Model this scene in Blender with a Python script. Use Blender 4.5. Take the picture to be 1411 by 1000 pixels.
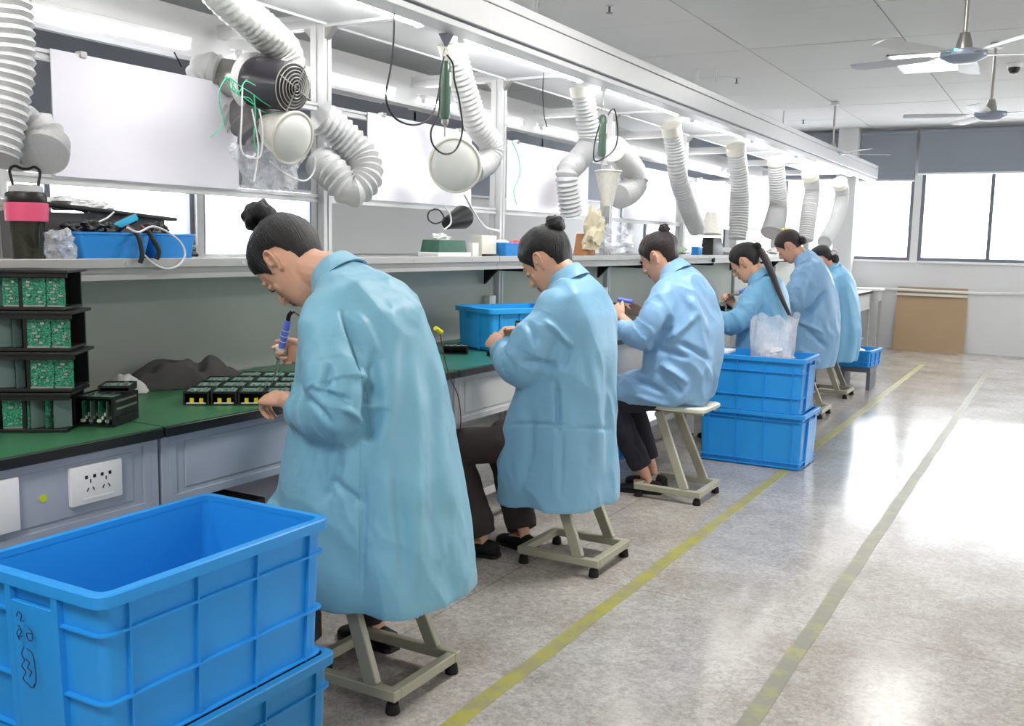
import bpy, bmesh, math, random
import numpy as np
from mathutils import Vector, Matrix, noise
random.seed(7)
R = math.radians
V = Vector
scn = bpy.context.scene
COL = scn.collection
for o in list(bpy.data.objects): bpy.data.objects.remove(o)

# ------------------------------------------------------------------ camera
CXP, CYP, FPX, CAMH, ROLL = 705.5, 500.0, 1350.0, 1.35, 0.02
VPX, VPY = 1476.0, 348.0
cr_, sr_ = math.cos(ROLL), math.sin(ROLL)
def _unroll(px, py):
    dx, dy = px-CXP, py-CYP
    return dx*cr_+dy*sr_, dx*sr_-dy*cr_
_rx, _uy = _unroll(VPX, VPY)
PITCH = -math.atan2(_uy, FPX)
YAW = math.atan2(_rx, math.hypot(FPX, _uy))
_fh = V((-math.sin(YAW), math.cos(YAW), 0)); _R = V((math.cos(YAW), math.sin(YAW), 0)); _Z = V((0, 0, 1))
_F = _fh*math.cos(PITCH)+_Z*math.sin(PITCH); _U = -_fh*math.sin(PITCH)+_Z*math.cos(PITCH)
EYE = V((0, 0, CAMH))
def at(px, py, x=None, y=None, z=None):
    """point of the place seen at a pixel of the photograph, on the plane x=, y= or z="""
    a, b = _unroll(px, py)
    d = _F*FPX+_R*a+_U*b
    if x is not None: t = (x-EYE.x)/d.x
    elif y is not None: t = (y-EYE.y)/d.y
    else: t = (z-EYE.z)/d.z
    return EYE+d*t
cam = bpy.data.cameras.new('camera'); camo = bpy.data.objects.new('camera', cam); COL.objects.link(camo)
cam.sensor_width = 36; cam.lens = FPX/1411*36; cam.clip_start = .05; cam.clip_end = 200
_cx = _R*cr_+_U*sr_; _cy = -_R*sr_+_U*cr_
m = Matrix((( _cx.x, _cy.x, -_F.x, 0), (_cx.y, _cy.y, -_F.y, 0), (_cx.z, _cy.z, -_F.z, CAMH), (0, 0, 0, 1)))
camo.matrix_world = m
scn.camera = camo
# ------------------------------------------------------------------ light
scn.view_settings.view_transform = 'Standard'; scn.view_settings.look = 'None'
scn.view_settings.gamma = 1; scn.view_settings.use_curve_mapping = False
scn.view_settings.exposure = 0.68
world = bpy.data.worlds.new('daylight'); scn.world = world; world.use_nodes = True
bg = world.node_tree.nodes['Background']; bg.inputs[0].default_value = (.93, .97, 1, 1); bg.inputs[1].default_value = 7.0
TUBE_E, PANEL_E = 28.0, 2.6
def area_light(name, loc, sx, sy, power, parent=None):
    l = bpy.data.lights.new(name, 'AREA'); l.shape = 'RECTANGLE'; l.size = sx; l.size_y = sy; l.energy = power
    l.color = (1, .985, .96)
    o = bpy.data.objects.new(name, l); o.location = loc; COL.objects.link(o)
    if parent: o.parent = parent
    return o

# ------------------------------------------------------------------ materials
def srgb(c):
    return tuple((x/12.92 if x <= .04045 else ((x+.055)/1.055)**2.4) for x in c)
MATS = {}
def mat(name, rgb, rough=.5, metal=0, var=.06, vscale=8, bump=0, bscale=60, alpha=1, emit=0, spec=.5, coat=0, aniso=None, trans=0, sss=0):
    if name in MATS: return MATS[name]
    mm = bpy.data.materials.new(name); mm.use_nodes = True; nt = mm.node_tree; n = nt.nodes; l = nt.links
    p = n['Principled BSDF']; c = srgb(rgb)
    p.inputs['Roughness'].default_value = rough; p.inputs['Metallic'].default_value = metal
    p.inputs['Specular IOR Level'].default_value = spec
    p.inputs['Alpha'].default_value = alpha
    if coat: p.inputs['Coat Weight'].default_value = coat
    if trans: p.inputs['Transmission Weight'].default_value = trans
    if sss:
        p.inputs['Subsurface Weight'].default_value = sss; p.inputs['Subsurface Radius'].default_value = (.012, .005, .003)
    tc = n.new('ShaderNodeTexCoord')
    mp = n.new('ShaderNodeMapping'); l.new(tc.outputs['Object'], mp.inputs[0])
    if aniso: mp.inputs['Scale'].default_value = aniso
    nz = n.new('ShaderNodeTexNoise'); nz.inputs['Scale'].default_value = vscale; nz.inputs['Detail'].default_value = 4
    l.new(mp.outputs[0], nz.inputs['Vector'])
    mx = n.new('ShaderNodeMix'); mx.data_type = 'RGBA'
    mx.inputs[6].default_value = tuple(max(0, x*(1-var)) for x in c)+(1,)
    mx.inputs[7].default_value = tuple(min(1, x*(1+var)) for x in c)+(1,)
    l.new(nz.outputs[0], mx.inputs[0]); l.new(mx.outputs[2], p.inputs['Base Color'])
    if emit:
        p.inputs['Emission Color'].default_value = c+(1,); p.inputs['Emission Strength'].default_value = emit
    if bump:
        nb = n.new('ShaderNodeTexNoise'); nb.inputs['Scale'].default_value = bscale; nb.inputs['Detail'].default_value = 3
        l.new(mp.outputs[0], nb.inputs['Vector'])
        bp = n.new('ShaderNodeBump'); bp.inputs['Strength'].default_value = bump; bp.inputs['Distance'].default_value = .005
        l.new(nb.outputs[0], bp.inputs['Height']); l.new(bp.outputs[0], p.inputs['Normal'])
    MATS[name] = mm
    return mm
def nodes(mm): return mm.node_tree.nodes, mm.node_tree.links, mm.node_tree.nodes['Principled BSDF']

M_alu = mat('white_aluminium', (.80, .80, .80), .35, .15, .03)
M_white = mat('white_paint', (.92, .92, .92), .5)
M_wall = mat('wall_plaster', (.86, .86, .86), .75, var=.03, vscale=2)
M_ceil = mat('ceiling_board', (.79, .79, .785), .85, var=.03, vscale=1.5)
M_frame = mat('dark_window_frame', (.42, .43, .47), .45)
M_blind = mat('slate_blind', (.57, .59, .63), .8, var=.04, vscale=3)
M_black = mat('black_plastic', (.06, .06, .06), .45)
M_rubber = mat('black_rubber', (.045, .045, .045), .7)
M_dark = mat('dark_trousers', (.25, .22, .21), .9, var=.15, vscale=20, bump=.4)
M_steel = mat('stool_paint', (.66, .65, .57), .4, var=.05, vscale=14)
M_chrome = mat('galvanised_steel', (.72, .71, .69), .3, .9, .05)
M_hose = mat('grey_duct_hose', (.78, .78, .78), .6, .1, .06, vscale=25, bump=.5, bscale=90)
M_foil = mat('aluminium_foil_hose', (.80, .80, .78), .4, .5, .08, vscale=18, bump=.9, bscale=45)
M_board = mat('white_acrylic', (.93, .92, .95), .25, var=.015, vscale=2)
M_blue = mat('blue_crate_plastic', (.16, .58, .88), .35, var=.05, vscale=5, spec=.4)
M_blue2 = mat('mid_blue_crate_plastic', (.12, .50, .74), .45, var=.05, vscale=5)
M_blueD = mat('bin_blue_plastic', (.18, .57, .88), .35, var=.04, vscale=6)
M_bench = mat('grey_blue_steel', (.66, .69, .75), .45, var=.04, vscale=4)
M_bench2 = mat('grey_white_steel', (.76, .76, .75), .45, var=.04, vscale=4)
M_panelg = mat('grey_green_panel', (.74, .75, .72), .6, var=.05, vscale=3)
M_skin = mat('skin', (.86, .66, .55), .5, var=.05, vscale=20, sss=.08)
M_lip = mat('lip_skin', (.66, .38, .36), .45, var=.05)
M_eye = mat('eye_dark', (.10, .07, .06), .25)
M_cable = mat('black_cable', (.09, .09, .09), .5)
M_wcable = mat('white_cable', (.88, .88, .88), .5)
M_shelf = mat('shelf_aluminium', (.68, .675, .66), .4, .1, .03)
M_yellow = mat('yellow_plastic', (.90, .84, .18), .5)
M_tubeglow = mat('lamp_tube', (1, 1, 1), .4, emit=TUBE_E)
M_panelglow = mat('lamp_panel', (1, 1, 1), .4, emit=PANEL_E)
M_cream = mat('cream_plastic', (.88, .87, .82), .5)
M_outlet = mat('outlet_plastic', (.93, .93, .93), .35)

def mk_floor():
    mm = mat('terrazzo', (.71, .69, .665), .17, var=.05, vscale=1.3, spec=.6); n, l, p = nodes(mm)
    tc = n.new('ShaderNodeTexCoord')
    last = [x for x in n if x.type == 'MIX'][0].outputs[2]
    for sc, w, dark, light in ((55, .20, (.46, .43, .40), (.90, .89, .86)), (130, .20, (.40, .37, .35), (.86, .84, .82)), (24, .10, (.60, .57, .53), (.80, .78, .74))):
        v = n.new('ShaderNodeTexVoronoi'); v.inputs['Scale'].default_value = sc; l.new(tc.outputs['Object'], v.inputs['Vector'])
        s = n.new('ShaderNodeSeparateColor'); l.new(v.outputs['Color'], s.inputs[0])
        c = n.new('ShaderNodeValToRGB'); c.color_ramp.elements[0].color = srgb(dark)+(1,); c.color_ramp.elements[1].color = srgb(light)+(1,)
        c.color_ramp.elements[0].position = .1; c.color_ramp.elements[1].position = .9
        l.new(s.outputs[0], c.inputs[0])
        mx = n.new('ShaderNodeMix'); mx.data_type = 'RGBA'; mx.inputs[0].default_value = w
        l.new(last, mx.inputs[6]); l.new(c.outputs[0], mx.inputs[7]); last = mx.outputs[2]
    # dirt patches
    nz = n.new('ShaderNodeTexNoise'); nz.inputs['Scale'].default_value = 2.2; nz.inputs['Detail'].default_value = 6; nz.inputs['Roughness'].default_value = .7
    l.new(tc.outputs['Object'], nz.inputs['Vector'])
    cr = n.new('ShaderNodeValToRGB'); cr.color_ramp.elements[0].position = .38; cr.color_ramp.elements[0].color = (.80, .77, .74, 1); cr.color_ramp.elements[1].position = .6
    l.new(nz.outputs[0], cr.inputs[0])
    mu = n.new('ShaderNodeMix'); mu.data_type = 'RGBA'; mu.blend_type = 'MULTIPLY'; mu.inputs[0].default_value = 1
    l.new(last, mu.inputs[6]); l.new(cr.outputs[0], mu.inputs[7])
    # hairline joints of the poured terrazzo
    br = n.new('ShaderNodeTexBrick'); br.offset = 0; br.inputs['Scale'].default_value = 1
    br.inputs['Brick Width'].default_value = 1.9; br.inputs['Row Height'].default_value = 1.75; br.inputs['Mortar Size'].default_value = .004; br.inputs['Mortar Smooth'].default_value = .4
    br.inputs['Color1'].default_value = (1, 1, 1, 1); br.inputs['Color2'].default_value = (1, 1, 1, 1); br.inputs['Mortar'].default_value = (.74, .70, .66, 1)
    l.new(tc.outputs['Object'], br.inputs['Vector'])
    m2 = n.new('ShaderNodeMix'); m2.data_type = 'RGBA'; m2.blend_type = 'MULTIPLY'; m2.inputs[0].default_value = 1
    l.new(mu.outputs[2], m2.inputs[6]); l.new(br.outputs[0], m2.inputs[7])
    l.new(m2.outputs[2], p.inputs['Base Color'])
    rr = n.new('ShaderNodeMapRange'); rr.inputs[3].default_value = .12; rr.inputs[4].default_value = .26
    l.new(nz.outputs[0], rr.inputs[0]); l.new(rr.outputs[0], p.inputs['Roughness'])
    return mm
M_floor = mk_floor()
def mk_tape(name, c1, c2, thr):
    mm = mat(name, c1, .4, var=.05, vscale=5); n, l, p = nodes(mm)
    tc = n.new('ShaderNodeTexCoord'); nz = n.new('ShaderNodeTexNoise'); nz.inputs['Scale'].default_value = 7; nz.inputs['Detail'].default_value = 7; nz.inputs['Roughness'].default_value = .65
    l.new(tc.outputs['Object'], nz.inputs['Vector'])
    c = n.new('ShaderNodeValToRGB'); c.color_ramp.elements[0].position = thr-.06; c.color_ramp.elements[1].position = thr+.08
    c.color_ramp.elements[0].color = srgb(c2)+(1,); c.color_ramp.elements[1].color = srgb(c1)+(1,)
    l.new(nz.outputs[0], c.inputs[0]); l.new(c.outputs[0], p.inputs['Base Color'])
    return mm
M_tape1 = mk_tape('yellow_floor_paint', (.66, .64, .31), (.60, .58, .42), .48)
M_tape2 = mk_tape('worn_yellow_floor_paint', (.60, .59, .38), (.52, .51, .45), .54)

def mk_coat(name, rgb, rough=.46):
    mm = mat(name, rgb, rough, var=.05, vscale=5, spec=.4); n, l, p = nodes(mm)
    tc = n.new('ShaderNodeTexCoord'); sp = n.new('ShaderNodeSeparateXYZ'); l.new(tc.outputs['Object'], sp.inputs[0])
    ad = n.new('ShaderNodeMath'); ad.operation = 'ADD'; l.new(sp.outputs[0], ad.inputs[0]); l.new(sp.outputs[1], ad.inputs[1])
    mu = n.new('ShaderNodeMath'); mu.operation = 'MULTIPLY'; mu.inputs[1].default_value = 2*math.pi/.0085; l.new(ad.outputs[0], mu.inputs[0])
    sn = n.new('ShaderNodeMath'); sn.operation = 'SINE'; l.new(mu.outputs[0], sn.inputs[0])
    mr = n.new('ShaderNodeMapRange'); mr.inputs[1].default_value = .55; mr.inputs[2].default_value = 1; mr.inputs[3].default_value = 0; mr.inputs[4].default_value = .22
    l.new(sn.outputs[0], mr.inputs[0])
    last = [x for x in n if x.type == 'MIX'][0].outputs[2]
    mx = n.new('ShaderNodeMix'); mx.data_type = 'RGBA'; l.new(mr.outputs[0], mx.inputs[0]); l.new(last, mx.inputs[6])
    mx.inputs[7].default_value = tuple(x*.62 for x in srgb(rgb))+(1,)
    l.new(mx.outputs[2], p.inputs['Base Color'])
    nb = n.new('ShaderNodeTexNoise'); nb.inputs['Scale'].default_value = 16; nb.inputs['Detail'].default_value = 3; l.new(tc.outputs['Object'], nb.inputs['Vector'])
    bp = n.new('ShaderNodeBump'); bp.inputs['Strength'].default_value = .25; bp.inputs['Distance'].default_value = .012
    l.new(nb.outputs[0], bp.inputs['Height']); l.new(bp.outputs[0], p.inputs['Normal'])
    p.inputs['Sheen Weight'].default_value = .1
    return mm
def mk_hair(name, rgb):
    mm = mat(name, rgb, .38, var=.35, vscale=10, bump=.8, bscale=40, aniso=(9, 9, .9)); return mm
M_hair = mk_hair('black_hair', (.075, .065, .065)); M_hair2 = mk_hair('dark_brown_hair', (.16, .11, .10))
def mk_pcb():
    mm = mat('circuit_board_green', (.10, .42, .29), .4); n, l, p = nodes(mm)
    tc = n.new('ShaderNodeTexCoord'); v = n.new('ShaderNodeTexVoronoi'); v.inputs['Scale'].default_value = 380; v.distance = 'CHEBYCHEV'
    l.new(tc.outputs['Object'], v.inputs['Vector']); s = n.new('ShaderNodeSeparateColor'); l.new(v.outputs['Color'], s.inputs[0])
    c = n.new('ShaderNodeValToRGB'); c.color_ramp.interpolation = 'CONSTANT'
    e = c.color_ramp.elements; e[0].color = srgb((.10, .44, .32))+(1,); e[1].position = .42; e[1].color = srgb((.16, .56, .42))+(1,)
    a = e.new(.80); a.color = srgb((.42, .70, .58))+(1,)
    b = e.new(.90); b.color = srgb((.04, .17, .13))+(1,)
    l.new(s.outputs[0], c.inputs[0]); l.new(c.outputs[0], p.inputs['Base Color'])
    return mm
M_pcb = mk_pcb()
M_pcbsheen = mat('painted_board_sheen', (.42, .62, .54), .35, var=.45, vscale=60)  # paler than the board green: reflected light painted into the colour
M_pcbback = mat('circuit_board_back', (.36, .45, .43), .4)
def mk_mat(name, rgb): return mat(name, rgb, .33, var=.10, vscale=14, bump=.15, bscale=120)
M_mat1 = mk_mat('green_bench_mat', (.21, .42, .28)); M_mat2 = mk_mat('teal_bench_mat', (.18, .43, .38))
def mk_film(name, rgb, fac, rough=.15):
    mm = bpy.data.materials.new(name); mm.use_nodes = True; n = mm.node_tree.nodes; l = mm.node_tree.links
    p = n['Principled BSDF']; p.inputs['Base Color'].default_value = srgb(rgb)+(1,); p.inputs['Roughness'].default_value = rough
    t = n.new('ShaderNodeBsdfTransparent'); mx = n.new('ShaderNodeMixShader')
    nz = n.new('ShaderNodeTexNoise'); nz.inputs['Scale'].default_value = 12
    mr = n.new('ShaderNodeMapRange'); mr.inputs[3].default_value = max(0, fac-.15); mr.inputs[4].default_value = min(1, fac+.15)
    l.new(nz.outputs[0], mr.inputs[0]); l.new(mr.outputs[0], mx.inputs[0])
    l.new(t.outputs[0], mx.inputs[1]); l.new(p.outputs[0], mx.inputs[2]); l.new(mx.outputs[0], n['Material Output'].inputs[0])
    return mm
M_film = mk_film('clear_plastic_film', (.95, .96, .98), .5)
M_film2b = mk_film('crinkled_bag_film', (.92, .93, .96), .42)
M_film2 = mk_film('thin_clear_film', (.93, .94, .96), .30)
M_hood = mk_film('translucent_hood', (.93, .92, .88), .8, .4)
M_glass = mk_film('window_glass', (.9, .95, 1), .16, .02)
M_smoke = mk_film('smoked_bottle_plastic', (.20, .20, .16), .85, .12)

# ------------------------------------------------------------------ mesh helpers
class MB:
    def __init__(s): s.v = []; s.f = []
    def add(s, vs, fs):
        k = len(s.v); s.v += [tuple(x) for x in vs]; s.f += [tuple(i+k for i in f) for f in fs]; return s
    def box(s, c, d, rot=None, top=1.0, topy=None):
        hx, hy, hz = d[0]/2, d[1]/2, d[2]/2; ty = top if topy is None else topy
        vs = [V((x*hx*(top if z > 0 else 1), y*hy*(ty if z > 0 else 1), z*hz)) for z in (-1, 1) for y in (-1, 1) for x in (-1, 1)]
        if rot is not None: vs = [rot @ p for p in vs]
        c = V(c)
        return s.add([p+c for p in vs], [(0, 2, 3, 1), (4, 5, 7, 6), (0, 1, 5, 4), (2, 6, 7, 3), (0, 4, 6, 2), (1, 3, 7, 5)])
    def bb(s, x0, x1, y0, y1, z0, z1): return s.box(((x0+x1)/2, (y0+y1)/2, (z0+z1)/2), (abs(x1-x0), abs(y1-y0), abs(z1-z0)))
    def bar(s, a, b, w, h, up=(0, 0, 1)):
        a, b = V(a), V(b); d = (b-a); L = d.length; d.normalize(); u = V(up)
        if abs(d.dot(u)) > .98: u = V((1, 0, 0))
        sd = d.cross(u).normalized(); u = sd.cross(d)
        rot = Matrix((sd, d, u)).transposed()
        return s.box((a+b)/2, (w, L, h), rot)
    def rings(s, rs, capa=True, capb=True, loop=False):
        n = len(rs[0]); k = len(s.v); vs = [p for r in rs for p in r]; fs = []
        m_ = len(rs)
        for i in range(m_ if loop else m_-1):
            for j in range(n):
                a = i*n+j; b = i*n+(j+1) % n; c = ((i+1) % m_)*n+(j+1) % n; d = ((i+1) % m_)*n+j
                fs.append((a, b, c, d))
        if not loop:
            if capa: fs.append(tuple(reversed(range(n))))
            if capb: fs.append(tuple(range((m_-1)*n, m_*n)))
        return s.add(vs, fs)
    def cyl(s, a, b, r0, r1=None, n=16, capa=True, capb=True):
        r1 = r0 if r1 is None else r1
        return s.tube([a, b], [r0, r1], n, capa=capa, capb=capb)
    def tube(s, pts, r, n=10, closed=False, capa=True, capb=True, flat=1.0, up=None):
        pts = [V(p) for p in pts]; m_ = len(pts)
        if not hasattr(r, '__len__'): r = [r]*m_
        rs = []; u = None
        for i, p in enumerate(pts):
            if closed: t = pts[(i+1) % m_]-pts[i-1]
            else: t = pts[min(i+1, m_-1)]-pts[max(i-1, 0)]
            t = t.normalized() if t.length > 1e-9 else V((0, 0, 1))
            if u is None:
                u = V(up) if up is not None else (V((0, 0, 1)) if abs(t.z) < .9 else V((1, 0, 0)))
            u = (u-t*u.dot(t))
            u = u.normalized() if u.length > 1e-6 else t.orthogonal().normalized()
            w = t.cross(u)
            rs.append([p+(u*math.cos(2*math.pi*j/n)*flat+w*math.sin(2*math.pi*j/n))*r[i] for j in range(n)])
        return s.rings(rs, capa, capb, closed)
    def lathe(s, prof, c=(0, 0, 0), axis=(0, 0, 1), n=24, capa=True, capb=True):
        ax = V(axis).normalized(); u = ax.orthogonal().normalized(); w = ax.cross(u); c = V(c)
        return s.rings([[c+ax*z+(u*math.cos(2*math.pi*j/n)+w*math.sin(2*math.pi*j/n))*max(r, 1e-4) for j in range(n)] for r, z in prof], capa, capb)
    def ell(s, c, rx, ry, rz, n=16, rot=None):
        c = V(c); rs = []
        for i in range(1, n):
            t = math.pi*i/n
            ring = [V((rx*math.sin(t)*math.cos(2*math.pi*j/(n*2)), ry*math.sin(t)*math.sin(2*math.pi*j/(n*2)), -rz*math.cos(t))) for j in range(n*2)]
            if rot is not None: ring = [rot @ p for p in ring]
            rs.append([p+c for p in ring])
        return s.rings(rs)
    def build(s, name, mt, parent=None, smooth=False, bev=0, seg=2, mt2=None, local=True):
        me = bpy.data.meshes.new(name); me.from_pydata(s.v, [], s.f)
        if mt: me.materials.append(mt)
        if bev > 0:
            bm = bmesh.new(); bm.from_mesh(me)
            bmesh.ops.recalc_face_normals(bm, faces=bm.faces)
            ed = [e for e in bm.edges if len(e.link_faces) == 2 and e.calc_face_angle(0) > .6]
            bmesh.ops.bevel(bm, geom=ed, offset=bev, segments=seg, affect='EDGES', profile=.6, clamp_overlap=True)
            bm.to_mesh(me); bm.free()
        o = bpy.data.objects.new(name, me); COL.objects.link(o)
        if smooth or bev > 0:
            for p in me.polygons: p.use_smooth = True
            me.set_sharp_from_angle(angle=R(40) if smooth else R(30))
        if parent is not None:
            if local and parent.location.length > 0: me.transform(Matrix.Translation(-V(parent.location)))
            o.parent = parent
        return o
def tag(o, label=None, cat=None, group=None, kind=None):
    if label: o['label'] = label
    if cat: o['category'] = cat
    if group: o['group'] = group
    if kind: o['kind'] = kind
    return o
def thing(name, label, cat, loc=(0, 0, 0), group=None):
    o = bpy.data.objects.new(name, None); o.location = loc; o.empty_display_size = .05; COL.objects.link(o)
    return tag(o, label, cat, group)
def struct(o): o['kind'] = 'structure'; return o
def copy_tree(o, parent=None):
    c = o.copy(); COL.objects.link(c); c.parent = parent
    for ch in [x for x in KIDS.get(o.name, [])] or list(o.children): copy_tree(ch, c)
    return c
KIDS = {}
def spline(pts, step=.02, closed=False):
    pts = [V(p) for p in pts]; out = []; n = len(pts)
    rng = range(n) if closed else range(n-1)
    for i in rng:
        if closed: p0, p1, p2, p3 = pts[i-1], pts[i], pts[(i+1) % n], pts[(i+2) % n]
        else: p0, p1, p2, p3 = pts[max(i-1, 0)], pts[i], pts[i+1], pts[min(i+2, n-1)]
        k = max(2, int((p2-p1).length/step))
        for j in range(k):
            t = j/k
            out.append(.5*((2*p1)+(p2-p0)*t+(2*p0-5*p1+4*p2-p3)*t*t+(3*p1-p0-3*p2+p3)*t**3))
    if not closed: out.append(pts[-1])
    return out
def resample(pts, step):
    out = [pts[0]]; acc = 0
    for a, b in zip(pts, pts[1:]):
        L = (b-a).length
        while acc+L >= step:
            t = (step-acc)/L; a = a+(b-a)*t; out.append(a.copy()); L = (b-a).length; acc = 0
            if L < 1e-9: break
        acc += L
    return out
def hose_mb(pts, r, pitch=.024, amp=.10, n=24, crush=.0, seed=0):
    mb = MB(); pp = resample(spline(pts, .006), pitch/4)
    rr = []
    for i, p in enumerate(pp):
        ph = (i % 4)
        rad = r(i/len(pp)) if callable(r) else r
        rr.append(rad*(1+(amp if ph == 0 else (.0 if ph in (1, 3) else -amp))+crush*noise.noise(p*9+V((seed, 0, 0)))))
    mb.tube(pp, rr, n)
    if crush:
        mb.v = [tuple(V(v)+noise.noise_vector(V(v)*14+V((seed, 0, 0)))*.010*crush*8) for v in mb.v]
    return mb
def cable(name, pts, r, mt, label=None, cat='cable', parent=None, group=None, n=6):
    o = MB().tube(spline(pts, .012), r, n).build(name, mt, parent, smooth=True)
    if parent is None: tag(o, label, cat, group)
    return o
def text_mesh(name, s, size, mt, M, parent, ext=.0004):
    cu = bpy.data.curves.new(name, 'FONT'); cu.body = s; cu.size = size; cu.extrude = ext; cu.align_x = 'CENTER'; cu.align_y = 'CENTER'
    t = bpy.data.objects.new(name, cu); COL.objects.link(t)
    dg = bpy.context.evaluated_depsgraph_get(); me = bpy.data.meshes.new_from_object(t.evaluated_get(dg))
    bpy.data.objects.remove(t); me.name = name; me.materials.clear(); me.materials.append(mt)
    off = Matrix.Translation(-V(parent.location)) if parent is not None else Matrix()
    me.transform(off @ M)
    o = bpy.data.objects.new(name, me); COL.objects.link(o)
    if parent is not None: o.parent = parent
    return o
ORD = ['first', 'second', 'third', 'fourth', 'fifth', 'sixth', 'seventh', 'eighth', 'ninth', 'tenth']

# ================================================================== THE ROOM
X0, X1, Y0, Y1, CEIL = -6.0, 4.6, -2.6, 14.2, 2.96
fl = struct(MB().bb(X0-.2, X1+.2, Y0-.2, Y1+.2, -.1, 0).build('floor', M_floor))
# ceiling: backing slab and its separate boards
cl = struct(MB().bb(X0-.2, X1+.2, Y0-.2, Y1+.2, CEIL+.02, CEIL+.12).build('ceiling', M_ceil))
PANELS = [(x, y) for x in (-1.15, 3.5) for y in (-.3, 4.25, 9.35)]
pw, pl = 1.2, 1.2
bd = None
for i in range(9):
    for j in range(15):
        x = X0+.0+i*pw+pw/2-.05; y = Y0+j*pw+pw/2
        if x > X1+.4 or y > Y1+.5: continue
        if bd is None:
            bd = MB().bb(-pw/2+.004, pw/2-.004, -pl/2+.004, pl/2-.004, 0, .018).build('ceiling_board', M_ceil, cl, bev=.002, seg=1, local=False)
            o = bd
        else:
            o = bd.copy(); COL.objects.link(o)
        o.location = (x, y, CEIL+random.uniform(-.0012, .0012))
def wall_with_openings(name, axis, pos, a0, a1, ops, thick=.2, z1=CEIL+.02):
    """wall on x=pos ('x') or y=pos ('y') spanning a0..a1 with rectangular openings (a,b,z0,z1)"""
    mb = MB(); ops = sorted(ops)
    def bx(a, b, z0, zz):
        if b-a < 1e-4 or zz-z0 < 1e-4: return
        if axis == 'y': mb.bb(a, b, pos, pos+thick, z0, zz)
        else: mb.bb(pos, pos+thick, a, b, z0, zz)
    cur = a0
    for (a, b, z0, zz) in ops:
        bx(cur, a, 0, z1); bx(a, b, 0, z0); bx(a, b, zz, z1); cur = b
    bx(cur, a1, 0, z1)
    return struct(mb.build(name, M_wall))
def window(n, axis, pos, a, b, z0, z1, bars, depth=.06, fw=.045, sign=1):
    """dark frame with mullion bars and glass panes in a wall opening"""
    fr = MB()
    def bx(p, q, zz0, zz1, d=depth, m_=fr, o=0):
        lo, hi = pos+.03*sign+o, pos+.03*sign+o+d*sign
        if axis == 'y': m_.bb(p, q, lo, hi, zz0, zz1)
        else: m_.bb(lo, hi, p, q, zz0, zz1)
    bx(a, b, z0, z0+fw); bx(a, b, z1-fw, z1); bx(a, a+fw, z0+fw, z1-fw); bx(b-fw, b, z0+fw, z1-fw)
    f = struct(fr.build('window_%d' % n, M_frame))
    xs = [a+fw]+sorted(bars)+[b-fw]
    for q in bars:
        mm = MB(); bx(q-.022, q+.022, z0+fw, z1-fw, depth*.9, mm, .002*sign); mm.build('mullion', M_frame, f)
    for p, q in zip(xs, xs[1:]):
        mm = MB(); lo = pos+.055*sign
        if axis == 'y': mm.bb(p, q, lo, lo+.005*sign, z0+fw, z1-fw)
        else: mm.bb(lo, lo+.005*sign, p, q, z0+fw, z1-fw)
        mm.build('pane', M_glass, f)
    return f
ZW0, ZW1 = 1.20, 2.40
wall_with_openings('wall_back', 'y', Y1, X0-.2, X1+.2, [(-5.75, -4.45, ZW0, ZW1), (-4.35, -1.89, ZW0, ZW1), (-1.80, 1.0, ZW0, ZW1), (1.1, 3.9, ZW0, ZW1)])
window(1, 'y', Y1, -1.80, 1.0, ZW0, ZW1, [-.945, .05])
window(2, 'y', Y1, -4.35, -1.89, ZW0, ZW1, [-2.77, -3.6])
window(3, 'y', Y1, -5.75, -4.45, ZW0, ZW1, [-5.1])
window(4, 'y', Y1, 1.1, 3.9, ZW0, ZW1, [2.5])
ops = [(.2, 2.6, 1.27, 2.4), (3.0, 5.55, 1.27, 2.4), (5.62, 6.95, 1.14, 2.4), (13.3, 14.0, 1.27, 2.4)]
lw = wall_with_openings('wall_left', 'x', X0-.2, Y0-.2, Y1+.2, ops)
for k, (a, b, z0, z1) in enumerate(ops):
    window(5+k, 'x', X0, a, b, z0, z1, [(a+b)/2] if b-a > 2 else [], sign=-1)
wall_with_openings('wall_right', 'x', X1, Y0-.2, Y1+.2, [(9.5, 12.5, 1.1, 2.4)])  # unseen wall; its window is added to let in daylight
for k, a in enumerate((9.5,)): window(9+k, 'x', X1, a, a+3, 1.1, 2.4, [a+1.0, a+2.0])
wall_with_openings('wall_front', 'y', Y0-.2, X0-.2, X1+.2, [])
struct(MB().bb(-2.87, -2.61, 13.99, 14.2, 0, CEIL).build('wall_column', M_wall, bev=.006))
# sills
for k, (a, b) in enumerate(((-1.78, 1.04), (-4.4, -1.8))):
    struct(MB().bb(a, b, Y1-.03, Y1+.03, ZW0-.03, ZW0).build('trim_%d' % (k+1), M_white, bev=.004))
# conduit running along the back wall over the brown board
tag(MB().tube([(X0+.1, Y1-.04, .80), (-2.0, Y1-.045, .81), (-1.0, Y1-.045, .80), (.6, Y1-.045, .86), (X1, Y1-.045, .88)], .018, 8).build('wall_conduit', M_white, smooth=True),
    'thin white conduit running along the back wall across the brown board', 'pipe')
bdo = thing('brown_board', 'brown fibreboard sheet leaning on the back wall under the window', 'board', (-1.57, Y1-.06, 0))
MB().add([(-2.02, Y1-.085, .0), (-1.13, Y1-.085, .0), (-1.13, Y1-.07, .0), (-2.02, Y1-.07, .0), (-2.01, Y1-.018, .85), (-1.14, Y1-.018, .85), (-1.14, Y1-.003, .85), (-2.01, Y1-.003, .85)],
         [(0, 1, 5, 4), (2, 3, 7, 6), (0, 3, 2, 1), (4, 5, 6, 7), (1, 2, 6, 5), (0, 4, 7, 3)]).build('board_sheet', mat('brown_fibreboard', (.70, .60, .47), .7, var=.06, vscale=3), bdo)
MB().bb(-2.02, -1.13, Y1-.046-.03, Y1-.034-.01, .735, .765).build('batten', M_cream, bdo)
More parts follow.
